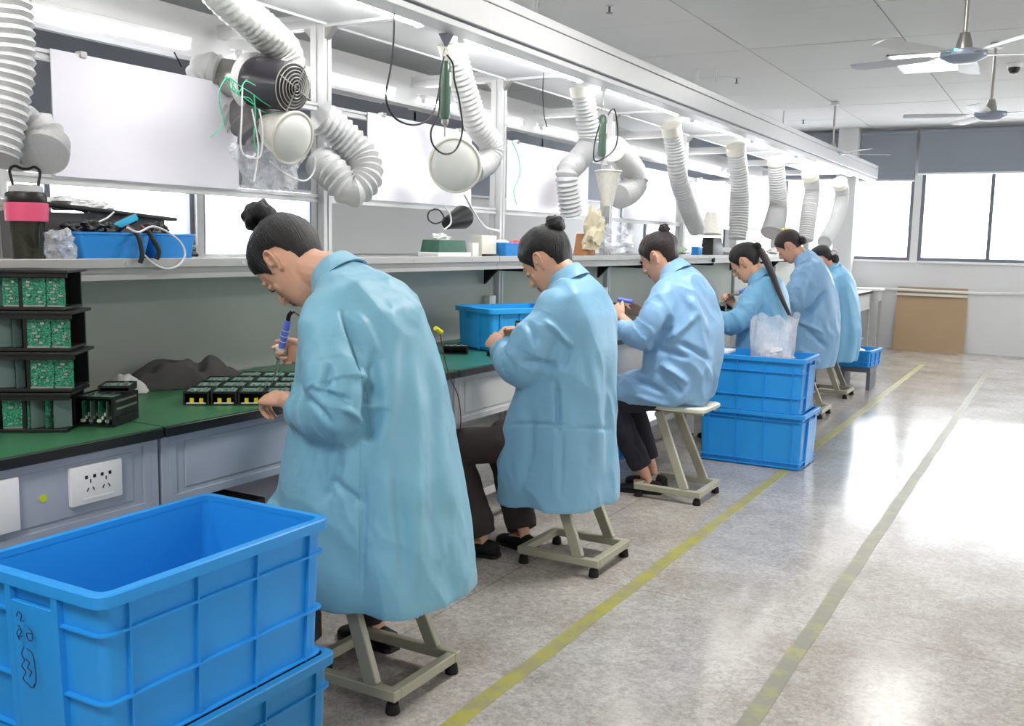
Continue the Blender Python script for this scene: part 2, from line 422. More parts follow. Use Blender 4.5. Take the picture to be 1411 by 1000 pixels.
# roller blinds
def blind(name, label, axis, pos, a, b, z0, group=None):
    t = thing(name, label, 'blind', ((a+b)/2, pos, z0) if axis == 'y' else (pos, (a+b)/2, z0), group)
    mb = MB(); n = int((b-a)/.04)
    pr = [(a+(b-a)*i/n, .006*math.sin(i*.35)*math.sin(i*.11)) for i in range(n+1)]
    vs = []; fs = []
    for q, w in pr:
        for z in (z0, CEIL-.09):
            for th in (0, .002):
                ww = (w if z == z0 else 0)+th
                vs.append((q, pos+ww, z) if axis == 'y' else (pos+ww, q, z))
    for i in range(n):
        k = i*4
        fs += [(k, k+4, k+6, k+2), (k+1, k+3, k+7, k+5), (k, k+1, k+5, k+4), (k+2, k+6, k+7, k+3)]
    mb.add(vs, fs).build('blind_fabric', M_blind, t, smooth=True)
    if axis == 'y':
        MB().cyl((a, pos+.01, CEIL-.06), (b, pos+.01, CEIL-.06), .032).build('roller', M_blind, t, smooth=True)
        MB().cyl((a, pos, z0-.008), (b, pos, z0-.008), .014, n=10).build('bottom_bar', M_white, t, smooth=True)
    else:
        MB().cyl((pos+.01, a, CEIL-.06), (pos+.01, b, CEIL-.06), .032).build('roller', M_blind, t, smooth=True)
        MB().cyl((pos, a, z0-.008), (pos, b, z0-.008), .014, n=10).build('bottom_bar', M_white, t, smooth=True)
    return t
blind('roller_blind', 'dark slate roller blind over the right-hand back window', 'y', Y1-.06, -1.85, 1.02, 2.355)
blind('roller_blind', 'dark slate roller blind left of the pillar joint, lowered further over the middle back window', 'y', Y1-.06, -2.60, -1.89, 2.27)
blind('roller_blind', 'dark slate roller blind behind the lamp gantry, left of the wall pillar', 'y', Y1-.06, -5.8, -2.88, 2.30)
blind('roller_blind', 'slate blind outside the frame over the far right back window', 'y', Y1-.06, 1.06, 3.95, 2.3)
blind('roller_blind', 'dark slate blind on the left wall behind the nearest white panel', 'x', X0+.05, 2.9, 5.56, 1.76)
blind('roller_blind', 'dark slate blind on the left wall seen between the lamp post and the screwdriver', 'x', X0+.05, 5.6, 8.4, 1.76)
blind('roller_blind', 'dark slate blind on the left wall above the second white panel', 'x', X0+.05, 8.44, 11.2, 1.86)
blind('roller_blind', 'dark slate blind at the far end of the left wall', 'x', X0+.05, 11.24, 13.4, 1.95)
blind('roller_blind', 'slate blind on the left wall beside the left edge of the view', 'x', X0+.05, .1, 2.86, 1.62)
# aisle lines painted on the floor
def line(n, pts, w, mt):
    mb = MB(); vs = []; fs = []
    for i, (x, y) in enumerate(pts):
        j = .0025*math.sin(i*1.7)
        vs += [(x-w/2+j, y, 0.0), (x+w/2+j, y, 0.0), (x+w/2+j, y, .0016), (x-w/2+j, y, .0016)]
    for i in range(len(pts)-1):
        k = i*4; fs += [(k+3, k+2, k+6, k+7), (k, k+3, k+7, k+4), (k+1, k+5, k+6, k+2)]
    mb.add(vs, fs).build('trim_%d' % n, mt)['kind'] = 'structure'
line(3, [(-1.405-.0015*y, y) for y in np.arange(.4, 12.6, .2)], .058, M_tape1)
line(4, [(-.69-.0022*y, y) for y in np.arange(.4, 12.6, .2)], .058, M_tape2)
# ceiling lamps: the seen aisle panel, plus unseen ones added to light the room
for k, (x, y) in enumerate(PANELS):
    lab = 'lit square ceiling panel lamp above the far end of the aisle' if (x, y) == (-1.15, 9.35) else 'added ceiling panel lamp outside the view, at %s of the room' % ('the '+('near', 'middle', 'far')[[-.3, 4.25, 9.35].index(y)]+(' left' if x < 0 else ' right'))
    t = thing('ceiling_lamp', lab, 'lamp', (x, y, CEIL), 'ceiling panel lamps')
    w_, l_ = .32, .47
    fr = MB(); zt = CEIL+.004
    for (a, b, c, d) in ((x-w_, x+w_, y-l_, y-l_+.02), (x-w_, x+w_, y+l_-.02, y+l_), (x-w_, x-w_+.02, y-l_, y+l_), (x+w_-.02, x+w_, y-l_, y+l_)): fr.bb(a, b, c, d, zt-.016, zt)
    fr.build('lamp_frame', M_white, t)
    MB().bb(x-w_+.02, x+w_-.02, y-l_+.02, y+l_-.02, zt-.012, zt).build('diffuser', M_panelglow, t)
    area_light('panel_light', (0, 0, -.03), .55, .85, 9 if (x < 0 and y > 9) else 34, t)
# ceiling fans
def fan(x, y, z, label, ang, blades=5, L=.62, drop=None):
    t = thing('ceiling_fan', label, 'fan', (x, y, z))
    drop = CEIL-z
    MB().lathe([(.02, -.052), (.07, -.046), (.118, -.02), (.122, 0), (.118, .012), (.05, .02), (.02, .022)], (x, y, z)).build('motor_housing', mat('fan_grey_blue', (.62, .66, .73), .35, .3), t, smooth=True)
    MB().lathe([(.045, .02), (.042, .05), (.026, .11), (.01, .115)], (x, y, z)).build('canopy_cup', M_chrome, t, smooth=True)
    MB().cyl((x, y, z+.10), (x, y, CEIL), .011).build('downrod', M_chrome, t, smooth=True)
    MB().lathe([(.05, -.04), (.045, -.01), (.03, 0)], (x, y, CEIL)).build('ceiling_cup', M_white, t, smooth=True)
    MB().ell((x-.03, y-.114, z+.004), .010, .006, .008, 6).build('indicator_light', mat('cyan_indicator', (.3, .95, 1.), .3, emit=3), t, smooth=True)
    for k in range(blades):
        a = R(ang+k*360/blades); d = V((math.cos(a), math.sin(a), 0)); s = V((-d.y, d.x, 0))
        tilt = V((0, 0, .16)); c0 = V((x, y, z-.006))
        prof = [(.17, .030), (.22, .045), (.34, .055), (L, .062), (L+.02, .05)]
        up = []
        for r_, w in prof:
            up.append([c0+d*r_+(s+tilt)*w, c0+d*r_+(s+tilt)*0+V((0, 0, .004)), c0+d*r_-(s+tilt)*w, c0+d*r_-V((0, 0, .004))])
        b = MB().rings(up).build('blade', mat('fan_blade_white', (.84, .84, .85), .35), t, smooth=True)
        MB().bar(c0+d*.09, c0+d*.22, .035, .006).build('blade_arm', M_chrome, b if False else t)
f1 = at(1328, 74, z=2.42); fan(f1.x, f1.y, 2.42, 'grey-white ceiling fan nearest the camera, in front of the lit panel', 20)
f2 = at(1365, 157, z=2.42); fan(f2.x, f2.y, 2.42, 'grey-white ceiling fan farther down the aisle', 47)
f3 = at(1147, 211, z=2.40); fan(f3.x, f3.y, 2.40, 'distant ceiling fan by the wall pillar, half hidden behind the lamp gantry', 29)
# sprinklers, rods, camera
def sprinkler(x, y, lab):
    t = thing('sprinkler', lab, 'sprinkler', (x, y, CEIL), 'ceiling sprinklers')
    MB().lathe([(.03, -.004), (.028, .0)], (x, y, CEIL)).build('escutcheon', M_chrome, t, smooth=True)
    MB().cyl((x, y, CEIL-.045), (x, y, CEIL), .008).build('sprinkler_body', M_frame, t, smooth=True)
    MB().lathe([(.022, -.05), (.024, -.047), (.005, -.045)], (x, y, CEIL), n=12).build('deflector', M_frame, t, smooth=True)
for (px, py, lab) in ((840, 8, 'small dark sprinkler head near the top of the ceiling'), (1015, 108, 'sprinkler head in mid ceiling above the lamp gantry'), (1107, 165, 'sprinkler head just in front of the blind and pillar')):
    p = at(px, py, z=CEIL); sprinkler(p.x, p.y, lab)
for (px, py, h, lab) in ((987, 95, .12, 'short white rod hanging from the ceiling above the gantry'), (744, 0, .05, 'short white rod near the top edge above the gantry')):
    p = at(px, py, z=CEIL)
    t = thing('hanging_rod', lab, 'rod', (p.x, p.y, CEIL))
    MB().cyl((p.x, p.y, CEIL-h), (p.x, p.y, CEIL), .009, n=8).build('rod', M_white, t, smooth=True)
    MB().cyl((p.x, p.y, CEIL-.008), (p.x, p.y, CEIL), .02, n=10).build('rod_plate', M_white, t, smooth=True)
p = at(1398, 88, z=CEIL); t = thing('ceiling_camera', 'small white dome camera with dark lens on the ceiling', 'camera', (p.x, p.y, CEIL))
MB().lathe([(.06, -.03), (.065, 0)], (p.x, p.y, CEIL)).build('camera_base', M_white, t, smooth=True)
MB().lathe([(.001, -.085), (.03, -.078), (.045, -.055), (.048, -.03)], (p.x, p.y, CEIL)).build('camera_dome', M_black, t, smooth=True)

# ================================================================== WORKBENCH LINE
PER, PY0 = 1.57, 3.48
POSTS = [PY0+PER*k for k in range(-2, 7)]        # .34 ... 12.9
XP, XF, XB = -2.97, -2.45, -3.58
YA, YE = -.6, 13.95
ZT = 2.27                                         # underside of the cross beams
g = thing('lamp_gantry', 'long white aluminium lamp gantry with posts and deep front fascia over the workbenches', 'gantry', (XP, 3.48, .8))
def profile_bar(a, b, w, h, up=(0, 0, 1)):
    """extruded aluminium bar with a slot groove in each face"""
    mb = MB(); a, b = V(a), V(b); d = b-a; L = d.length; d.normalize(); u = V(up)
    if abs(d.dot(u)) > .98: u = V((1, 0, 0))
    s_ = d.cross(u).normalized(); u = s_.cross(d)
    gw, gd = .005, .006
    sec = []
    hw, hh = w/2, h/2
    for (cx, cy, tx, ty) in ((0, -hh, 1, 0), (hw, 0, 0, 1), (0, hh, -1, 0), (-hw, 0, 0, -1)):
        ext = hw if ty == 0 else hh
        nx, ny = -ty, tx
        n_in = (-(cx/ (abs(cx)+1e-9)) if cx else 0, -(cy/(abs(cy)+1e-9)) if cy else 0)
        for q, dep in ((-ext, 0), (-gw, 0), (-gw, gd), (gw, gd), (gw, 0)):
            sec.append((cx+tx*q+n_in[0]*dep, cy+ty*q+n_in[1]*dep))
    mb.rings([[p+s_*x+u*y for x, y in sec] for p in (a, b)])
    return mb
for k, y in enumerate(POSTS):
    profile_bar((XP, y-.0, .80), (XP, y, ZT+.05), .055, .075, (1, 0, 0)).build('post', M_alu, g)
    profile_bar((XB, y, ZT+.03), (XF, y, ZT+.03), .05, .062).build('cross_beam', M_alu, g)
    for sx in (1, -1):
        b = MB()
        b.add([(XP+sx*.028, y-.018, ZT), (XP+sx*.085, y-.018, ZT), (XP+sx*.028, y-.018, ZT-.06), (XP+sx*.028, y+.018, ZT), (XP+sx*.085, y+.018, ZT), (XP+sx*.028, y+.018, ZT-.06)],
              [(0, 1, 2), (3, 5, 4), (0, 3, 4, 1), (1, 4, 5, 2), (0, 2, 5, 3)])
        b.cyl((XP+sx*.05, y-.022, ZT-.02), (XP+sx*.05, y+.022, ZT-.02), .008, n=8)
        b.build('corner_bracket', M_chrome, g)
# front fascia: stacked aluminium sections with visible joints
f = MB()
f.bb(XF, XF+.11, YA, YE, ZT-.022, ZT+.004)
f.build('fascia_lip', M_alu, g, bev=.002, seg=1)
MB().bb(XF+.003, XF+.125, YA, YE, ZT+.012, ZT+.126).build('fascia', M_alu, g, bev=.003, seg=1)
MB().bb(XF-.01, XF+.118, YA, YE, ZT+.134, ZT+.178).build('fascia_top', M_alu, g, bev=.003, seg=1)
MB().bb(XF+.006, XF+.11, YA, YE, ZT+.004, ZT+.134).build('fascia_core', M_frame, g)
MB().bb(XF-.004, XF+.127, YE, YE+.012, ZT-.024, ZT+.18).build('end_cap', M_alu, g, bev=.003, seg=1)
MB().bb(XB-.06, XB+.03, YA, YE, ZT-.115, ZT-.095).build('rear_lip', M_alu, g)
MB().bb(XB-.062, XB-.045, YA, YE, ZT-.095, ZT+.115).build('rear_fascia', M_alu, g)
# small perforated panel hung behind the fascia above the nearest worker's side
# rails carrying the white panels
for z in (1.925, 1.525):
    for k in range(len(POSTS)-1):
        profile_bar((XP, POSTS[k]+.0375, z), (XP, POSTS[k+1]-.0375, z), .028, .034).build('panel_rail', M_alu, g)
# canopy sheets lying over the cross beams
for k in range(len(POSTS)-1):
    a, b = POSTS[k]+.03, POSTS[k+1]-.03
    c = MB().bb(XP+.06, XF-.005, a, b, ZT+.012, ZT+.018).build('canopy_sheet', M_white, g)
    MB().bb(XP+.05, XP+.06, a, b, ZT+.004, ZT+.020).build('canopy_lip', M_white, g)
# hanging rods up to the ceiling
for k in (1, 3, 5, 7):
    MB().cyl((XP-.15, POSTS[k]+.7, ZT+.08), (XP-.15, POSTS[k]+.7, CEIL), .012, n=8).build('hanger_rod', M_white, g, smooth=True)
# tube lamps, front and rear
def tube_lamp(x, y0, y1, z, label, grp, wide=.05, reflect=0):
    t = thing('tube_lamp', label, 'lamp', (x, (y0+y1)/2, z), grp)
    MB().bb(x-wide/2, x+wide/2, y0-.03, y1+.03, z+.012, z+.036).build('lamp_body', M_white, t, bev=.003, seg=1)
    MB().cyl((x, y0, z), (x, y1, z), .013, n=12).build('tube', M_tubeglow, t, smooth=True)
    for yy in (y0-.02, y1+.02): MB().bb(x-.016, x+.016, yy-.012, yy+.012, z-.016, z+.014).build('lamp_holder', M_white, t, bev=.003, seg=1)
    if reflect:
        r = MB(); s_ = reflect
        r.add([(x-s_*.10, y0-.05, z-.05), (x-s_*.03, y0-.05, z+.04), (x-s_*.03, y1+.05, z+.04), (x-s_*.10, y1+.05, z-.05), (x-s_*.104, y0-.05, z-.05), (x-s_*.034, y0-.05, z+.043), (x-s_*.034, y1+.05, z+.043), (x-s_*.104, y1+.05, z-.05)],
              [(0, 1, 2, 3), (4, 7, 6, 5), (0, 3, 7, 4), (1, 5, 6, 2)]).build('reflector', M_white, t)
for k in range(len(POSTS)):
    y0 = POSTS[k]+.42-PER
    if y0+1.2 > YE-.3: continue
    n_ = k-1
    lab = ('white tube lamp behind the front fascia, %s from the near end in view' % ORD[max(0, n_)]) if n_ >= 0 else 'white tube lamp behind the fascia at the near end beyond the left edge'
    tube_lamp(XF-.035, y0, y0+1.2, ZT-.012, lab, 'front row tube lamps')
for k in range(len(POSTS)-1):
    y0 = POSTS[k]+.15
    lab = 'bright reflector tube lamp in the rear row, %s along the gantry' % ORD[k]
    tube_lamp(XB-.01, y0, y0+1.2, ZT-.06, lab, 'rear row tube lamps', reflect=1)
# white hanging panels
SPANS = [(-1, .45, 1.5), (0, 2.12, 2.95), (1, 3.79, 4.72), (2, 5.12, 6.25), (3, 6.9, 7.95), (4, 8.5, 9.5), (5, 10.1, 11.1), (6, 11.7, 12.6)]
WHO = ['beside the left edge of the view', 'directly above the blue tool bins, nearest the camera', 'between the first and second posts, above the tissue box', 'above the second worker, behind her hair bun',
       'above the third worker', 'beyond the fourth post, above the ponytailed worker', 'sixth along the row, behind the far hoses', 'farthest along the row']
for (k, a, b), w in zip(SPANS, WHO):
    t = thing('hanging_whiteboard', 'white acrylic board hung between rails '+w, 'panel', (XP, (a+b)/2, 1.72), 'white panels between the rails')
    MB().bb(XP-.003+.02, XP+.003+.02, a, b, 1.535, 1.945).build('panel_sheet', M_board, t, bev=.001, seg=1)
    for yy in (a+.12, b-.12): MB().bb(XP+.0, XP+.03, yy-.012, yy+.012, 1.935, 1.955).build('panel_clip', M_chrome, t)
# ------------------------------------------------------------------ shelf and bench line
sh = thing('overhead_shelf', 'long grey-white shelf running along the workbenches at eye level', 'shelf', (-2.97, 3.0, 1.25))
def shz(y): return 1.262-.0045*(y-1.6)
for k in range(-2, 7):
    y0, y1 = POSTS[0]+PER*(k+1)-.6, POSTS[0]+PER*(k+2)-.6
    y0, y1 = max(y0, YA), min(y1, YE-.45)
    if y1-y0 < .1: continue
    for (a, b) in ((-2.60, -2.945), (-3.0, -3.36)):
        MB().bb(b, a, y0+.002, y1-.002, 1.246, 1.268).build('shelf_board', M_shelf, sh, bev=.002, seg=1)
    profile_bar((-2.63, y0+.002, 1.223), (-2.63, y1-.002, 1.223), .045, .038).build('shelf_rail', M_shelf, sh)
    MB().bb(-2.62, -2.596, y0+.002, y1-.002, 1.242, 1.272).build('shelf_lip', M_shelf, sh, bev=.002, seg=1)
    for q in (.3, .8, 1.3):
        if y0+q < y1: MB().cyl((-2.596, y0+q, 1.256), (-2.5935, y0+q, 1.256), .006, n=10).build('screw', M_chrome, sh)
for y in POSTS:
    y = y-.24; b = MB(); b.bb(-2.94, -2.60, y+.05, y+.075, 1.183, 1.208)
    b.bb(-2.66, -2.594, y+.045, y+.085, 1.21, 1.248)
    b.add([(-2.94, y+.05, 1.183), (-2.86, y+.05, 1.183), (-2.94, y+.05, 1.103), (-2.94, y+.075, 1.183), (-2.86, y+.075, 1.183), (-2.94, y+.075, 1.103)], [(0, 1, 2), (3, 5, 4), (0, 3, 4, 1), (1, 4, 5, 2), (0, 2, 5, 3)])
    b.build('shelf_bracket', M_rubber, sh)
# divider panels between bench and shelf
dv = thing('bench_divider', 'grey-green divider panels standing between the worktop and the shelf', 'panel', (XP, 3.0, .8))
for k in range(len(POSTS)):
    a = POSTS[k]+.04 if k < len(POSTS) else 0; b = min(a+PER-.08, YE-.6)
    MB().bb(XP-.01, XP+.01, a, b, .80, 1.215).build('divider_panel', M_panelg, dv, bev=.002, seg=1)
MB().bb(XP-.01, XP+.01, YA, POSTS[0]-.04, .80, 1.215).build('divider_panel', M_panelg, dv, bev=.002, seg=1)
JOINTS = [1.93+PER*k for k in range(-1, 8)]
WB = ['under the stacked circuit trays, white socket on its apron', 'where the nearest worker sits', 'where the second worker sits under the blue crate', 'where the third worker sits', 'where the ponytailed worker sits', 'where the worker with the yellow hair clip sits', 'at the far end of the line', 'last and emptiest at the far end by the wall']
for k in range(-1, 7):
    j = 1.93+PER*(k+0); y0, y1 = j-PER+.004, j-.004
    if k == 6: y1 = 13.6
    y0_, y1_ = y0, y1
    i = k+1
    cm = M_mat1 if k <= 1 else M_mat2
    sm = M_bench if k <= 1 else M_bench2
    lab = 'grey steel workbench beside the camera, outside the left edge' if k == -1 else 'green-topped steel workbench '+WB[k]
    t = thing('workbench', lab, 'workbench', (-2.6, (y0+y1)/2, 0), 'workbenches in the line')
    MB().bb(-2.958, -2.232, y0_, y1_, .768, .797).build('worktop', M_black, t, bev=.002, seg=1)
    MB().bb(-2.955, -2.238, y0_+.001, y1_-.001, .797, .800).build('green_mat' if k < 6 else 'mat', cm if k < 6 else M_white, t)
    MB().bb(-2.275, -2.262, y0_+.03, y1_-.03, .56, .768).build('apron', sm, t, bev=.002, seg=1)
    fr = MB()
    for a, b, c, d in ((y0_+.03, y1_-.03, .56, .585), (y0_+.03, y1_-.03, .752, .768)): fr.bb(-2.262, -2.255, a, b, c, d)
    for q in (y0_+.03, y1_-.055): fr.bb(-2.262, -2.255, q, q+.025, .585, .752)
    fr.build('apron_frame', sm, t, bev=.001, seg=1)
    ym = (y0_+y1_)/2
    fp = MB()
    for (a, b) in ((y0_+.09, ym-.05), (ym+.05, y1_-.09)):
        fp.bb(-2.262, -2.2585, a, b, .60, .74)
    fp.build('apron_panel', sm, t, bev=.0012, seg=1)
    for yy in (y0_+.017, y1_-.017):
        for xx in (-2.275, -2.92):
            MB().bb(xx-.018, xx+.018, yy-.015, yy+.015, .012, .768).build('leg', sm, t, bev=.002, seg=1)
            MB().cyl((xx, yy, 0), (xx, yy, .014), .02, n=10).build('foot_pad', M_rubber, t)
    MB().bb(-2.93, -2.275, y0_+.01, y0_+.03, .16, .19).build('side_stretcher', sm, t)
    MB().bb(-2.935, -2.92, y0_+.03, y1_-.03, .14, .74).build('back_panel', sm, t)
    MB().bb(-2.34, -2.31, y0_+.03, y1_-.03, .16, .185).build('foot_rail', sm, t)
# socket plates on the nearest apron
def socket(y0, y1, z0, z1, label, holes=True):
    t = thing('socket_plate', label, 'socket', (-2.2585, (y0+y1)/2, (z0+z1)/2))
    MB().bb(-2.2585, -2.243, y0, y1, z0, z1).build('plate', M_outlet, t, bev=.004, seg=2)
    MB().bb(-2.262, -2.2585, y0+.01, y1-.01, z0+.01, z1-.01).build('back_box', M_white, t)
    if holes:
        cy = (y0+y1)/2
        MB().bb(-2.2432, -2.2415, cy-.048, cy+.052, z0+.012, z0+.017).build('ridge', M_outlet, t)
        for q in (cy-.022, cy+.027):
            h = MB(); zc = (z0+z1)/2+.005; X = -2.2426
            for s_ in (-1, 1):
                h.box((X, q+s_*.0125, zc+.016), (.0012, .0085, .009))
                h.box((X, q+s_*.009, zc-.018), (.0012, .003, .011), Matrix.Rotation(R(28*s_), 3, 'X'))
            h.box((X, q, zc+.004), (.0012, .003, .010))
            h.build('socket_hole', M_black, t)
socket(1.627, 1.788, .628, .733, 'white double wall socket on the nearest grey apron')
socket(1.30, 1.481, .605, .742, 'plain white switch box at the left edge of the nearest apron', False)
t = tag(MB().cyl((-2.2585, 1.555, .668), (-2.2572, 1.555, .668), .011, n=14).build('yellow_sticker', mat('yellow_green_sticker', (.78, .84, .2), .5)), 'small yellow-green dot sticker on the apron beside the socket', 'sticker')
# steel side table standing at the far end of the line
t = thing('side_table', 'white steel side table closing the far end of the bench line', 'table', (-2.45, 13.8, 0))
MB().bb(-2.9, -2.14, 13.62, 13.975, .80, .83).build('table_top', M_white, t, bev=.003, seg=1)
MB().bb(-2.88, -2.17, 13.65, 13.96, .66, .80).build('table_drawer', M_bench2, t, bev=.003, seg=1)
for xx in (-2.87, -2.19):
    for yy in (13.66, 13.95): MB().bb(xx-.02, xx+.02, yy-.02, yy+.02, 0, .66).build('leg', M_bench2, t)

# ================================================================== CRATES
def rrect(cx, cy, hx, hy, r, z, n=5):
    out = []
    for sx, sy, a0 in ((1, 1, 0), (-1, 1, 90), (-1, -1, 180), (1, -1, 270)):
        for k in range(n):
            a = R(a0+90*k/(n-1)); out.append(V((cx+sx*(hx-r)+r*math.cos(a), cy+sy*(hy-r)+r*math.sin(a), z)))
    return out
def crate(name, label, cx, cy, z0, L, W, H, ang=0, mt=M_blue, zr=(.36, .74), nl=4, ns=2, panel=True, group=None, cat='crate'):
    """open plastic crate; L along local x, W along local y"""
    t = thing(name, label, cat, (0, 0, 0), group)
    hx, hy = L/2, W/2; tp = .965; th = .0045; e = .016
    bx, by = hx-e, hy-e
    rs = [rrect(0, 0, bx*tp-.004, by*tp-.004, .022, 0), rrect(0, 0, bx*tp, by*tp, .024, .004), rrect(0, 0, bx, by, .024, H-.028), rrect(0, 0, bx, by, .024, H-.012),
          rrect(0, 0, bx-th, by-th, .022, H-.012), rrect(0, 0, (bx-th)*tp, (by-th)*tp, .022, .012), rrect(0, 0, (bx-.05)*tp, (by-.05)*tp, .02, .0095)]
    MB().rings(rs).build('shell', mt, t, smooth=True)
    rim = [rrect(0, 0, hx, hy, .030, H-.026), rrect(0, 0, hx, hy, .030, H-.003), rrect(0, 0, hx-.003, hy-.003, .028, H), rrect(0, 0, bx-th-.001, by-th-.001, .022, H), rrect(0, 0, bx-th-.001, by-th-.001, .022, H-.014), rrect(0, 0, bx+.001, by+.001, .022, H-.014), rrect(0, 0, hx-.004, hy-.004, .028, H-.014)]
    MB().rings(rim, False, False, True).build('rim', mt, t, smooth=True)
    def sc(z): return tp+(1-tp)*z/H
    for z in [H*q for q in zr]+[.012]:
        s_ = sc(z); o1 = .011
        MB().rings([rrect(0, 0, bx*s_-.002, by*s_-.002, .024, z-.003), rrect(0, 0, bx*s_+o1, by*s_+o1, .03, z-.002), rrect(0, 0, bx*s_+o1, by*s_+o1, .03, z+.002), rrect(0, 0, bx*s_-.002, by*s_-.002, .024, z+.003)], False, False, True).build('horizontal_rib', mt, t, smooth=True)
    xs = [(-bx+.055)+(2*bx-.11)*k/(nl-1) for k in range(nl)] if nl > 1 else []
    for s_ in (1, -1):
        for x in xs:
            m0 = MB(); y0 = by*tp; y1 = by
            m0.add([(x*tp-.0018, s_*(y0-.003), .004), (x*tp+.0018, s_*(y0-.003), .004), (x*tp+.0018, s_*(y0+.009), .004), (x*tp-.0018, s_*(y0+.009), .004),
                    (x-.0018, s_*(y1-.003), H-.026), (x+.0018, s_*(y1-.003), H-.026), (x+.0018, s_*(y1+.010), H-.026), (x-.0018, s_*(y1+.010), H-.026)],
                   [(0, 1, 2, 3), (4, 7, 6, 5), (0, 4, 5, 1), (1, 5, 6, 2), (2, 6, 7, 3), (3, 7, 4, 0)]).build('vertical_rib', mt, t)
        ys = [-W*.17, W*.17] if ns == 2 else [-by+.05, -W*.17, W*.17, by-.05]
        for y in ys:
            x0, x1 = bx*tp, bx
            m0 = MB(); w = .009 if abs(abs(y)-W*.17) < 1e-6 else .0018
            m0.add([(s_*(x0-.003), y-w, .004), (s_*(x0-.003), y+w, .004), (s_*(x0+.013), y+w, .004), (s_*(x0+.013), y-w, .004),
                    (s_*(x1-.003), y-w, H-.026), (s_*(x1-.003), y+w, H-.026), (s_*(x1+.014), y+w, H-.026), (s_*(x1+.014), y-w, H-.026)],
                   [(0, 1, 2, 3), (4, 7, 6, 5), (0, 4, 5, 1), (1, 5, 6, 2), (2, 6, 7, 3), (3, 7, 4, 0)]).build('vertical_rib', mt, t)
        if panel:
            MB().add([(s_*(bx*tp+.002), -W*.17, .01), (s_*(bx*tp+.002), W*.17, .01), (s_*(bx*tp+.0125), W*.17, .01), (s_*(bx*tp+.0125), -W*.17, .01),
                      (s_*(bx+.002), -W*.17, H-.055), (s_*(bx+.002), W*.17, H-.055), (s_*(bx+.0125), W*.17, H-.055), (s_*(bx+.0125), -W*.17, H-.055)],
                     [(0, 1, 2, 3), (4, 7, 6, 5), (0, 4, 5, 1), (1, 5, 6, 2), (2, 6, 7, 3), (3, 7, 4, 0)]).build('handle_panel', mt, t, bev=.002, seg=1)
    t.location = (cx, cy, z0); t.rotation_euler = (0, 0, R(ang))
    return t
near = crate('crate', 'empty bright blue plastic crate, top of the nearest stack in front of the bench', -1.712, 1.467, .338, .655, .420, .345, 90, zr=(.36, .76), nl=4)
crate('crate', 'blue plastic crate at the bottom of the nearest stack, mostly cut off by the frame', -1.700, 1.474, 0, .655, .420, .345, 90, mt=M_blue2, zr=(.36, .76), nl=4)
# marker scribble on the short end of the top crate
M_ink = mat('marker_ink', (.08, .16, .30), .6)
def scr(pts, nm='marker_scribble'):
    X = -.655/2-.0005
    P = [(X-.0005+.0117*(z-.345)/.345*1.0, -y, z) for y, z in pts]
    MB().tube(spline(P, .002), .0011, 6, flat=1).build(nm, M_ink, near, smooth=True, local=False)
def ink(y, z): return (y, z)
for pts in ([(-.035, .262), (-.03, .272), (-.02, .268), (-.022, .256), (-.012, .258)], [(-.03, .245), (-.02, .235), (-.028, .222), (-.018, .226)],
            [(.002, .248), (.012, .24), (.014, .225), (.002, .222), (-.004, .234), (.012, .236)],
            [(-.012, .205), (-.02, .19), (-.012, .178), (-.02, .165), (-.008, .155), (-.016, .14), (0, .132), (.012, .128), (.02, .138)],
            [(-.004, .204), (.014, .196), (.022, .17), (.024, .145), (.016, .128)], [(-.008, .182), (.004, .176), (-.002, .165), (.010, .160), (.004, .148)],
            [(-.028, .238), (-.034, .228), (-.026, .216)]): scr(pts)
crate('crate', 'blue crate with a plastic bag in it, on top of the far stack', -1.655, 6.12, .338, .655, .44, .345, 1, zr=(.30, .74), nl=4)
crate('crate', 'blue crate standing on the floor under the bag-filled crate of the far stack', -1.645, 6.135, 0, .67, .45, .345, -.5, zr=(.12, .86), nl=4)
crate('crate', 'small light blue crate with a white label standing on the green worktop', -2.52, 4.45, .801, .50, .35, .215, 64, mt=mat('light_blue_crate_plastic', (.17, .64, .90), .35, spec=.4), zr=(.10,), nl=4, ns=2)
def carton(label, cx, cy, L, W_, H_, ang, rgb):
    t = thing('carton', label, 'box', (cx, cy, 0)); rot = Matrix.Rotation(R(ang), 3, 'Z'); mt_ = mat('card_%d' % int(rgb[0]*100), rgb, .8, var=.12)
    MB().box((cx, cy, H_/2+.001), (L, W_, H_), rot).build('carton_body', mt_, t, bev=.003, seg=1)
    MB().box((cx, cy, H_+.003), (L*.49, W_, .004), rot).build('carton_flap', mt_, t)
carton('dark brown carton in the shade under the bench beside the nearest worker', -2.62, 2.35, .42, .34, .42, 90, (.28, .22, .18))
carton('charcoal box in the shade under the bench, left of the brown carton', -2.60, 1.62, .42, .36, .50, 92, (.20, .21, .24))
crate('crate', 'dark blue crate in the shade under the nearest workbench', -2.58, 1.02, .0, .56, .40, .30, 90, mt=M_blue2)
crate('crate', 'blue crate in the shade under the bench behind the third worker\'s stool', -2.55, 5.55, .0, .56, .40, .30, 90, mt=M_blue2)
crate('crate', 'shallow blue crate of white parts on a dark stand at the far end', -1.72, 9.95, .22, .46, .33, .165, 85, zr=(.3,), nl=3)
t = thing('crate_stand', 'dark grey low stand under the shallow far blue crate', 'stand', (-1.72, 9.95, 0))
MB().bb(-1.86, -1.58, 9.77, 10.13, .17, .218).build('stand_top', M_frame, t, bev=.004, seg=1)
for xx in (-1.84, -1.60):
    MB().bb(xx-.018, xx+.018, 9.79, 10.11, 0, .17).build('stand_side', M_frame, t, bev=.003, seg=1)
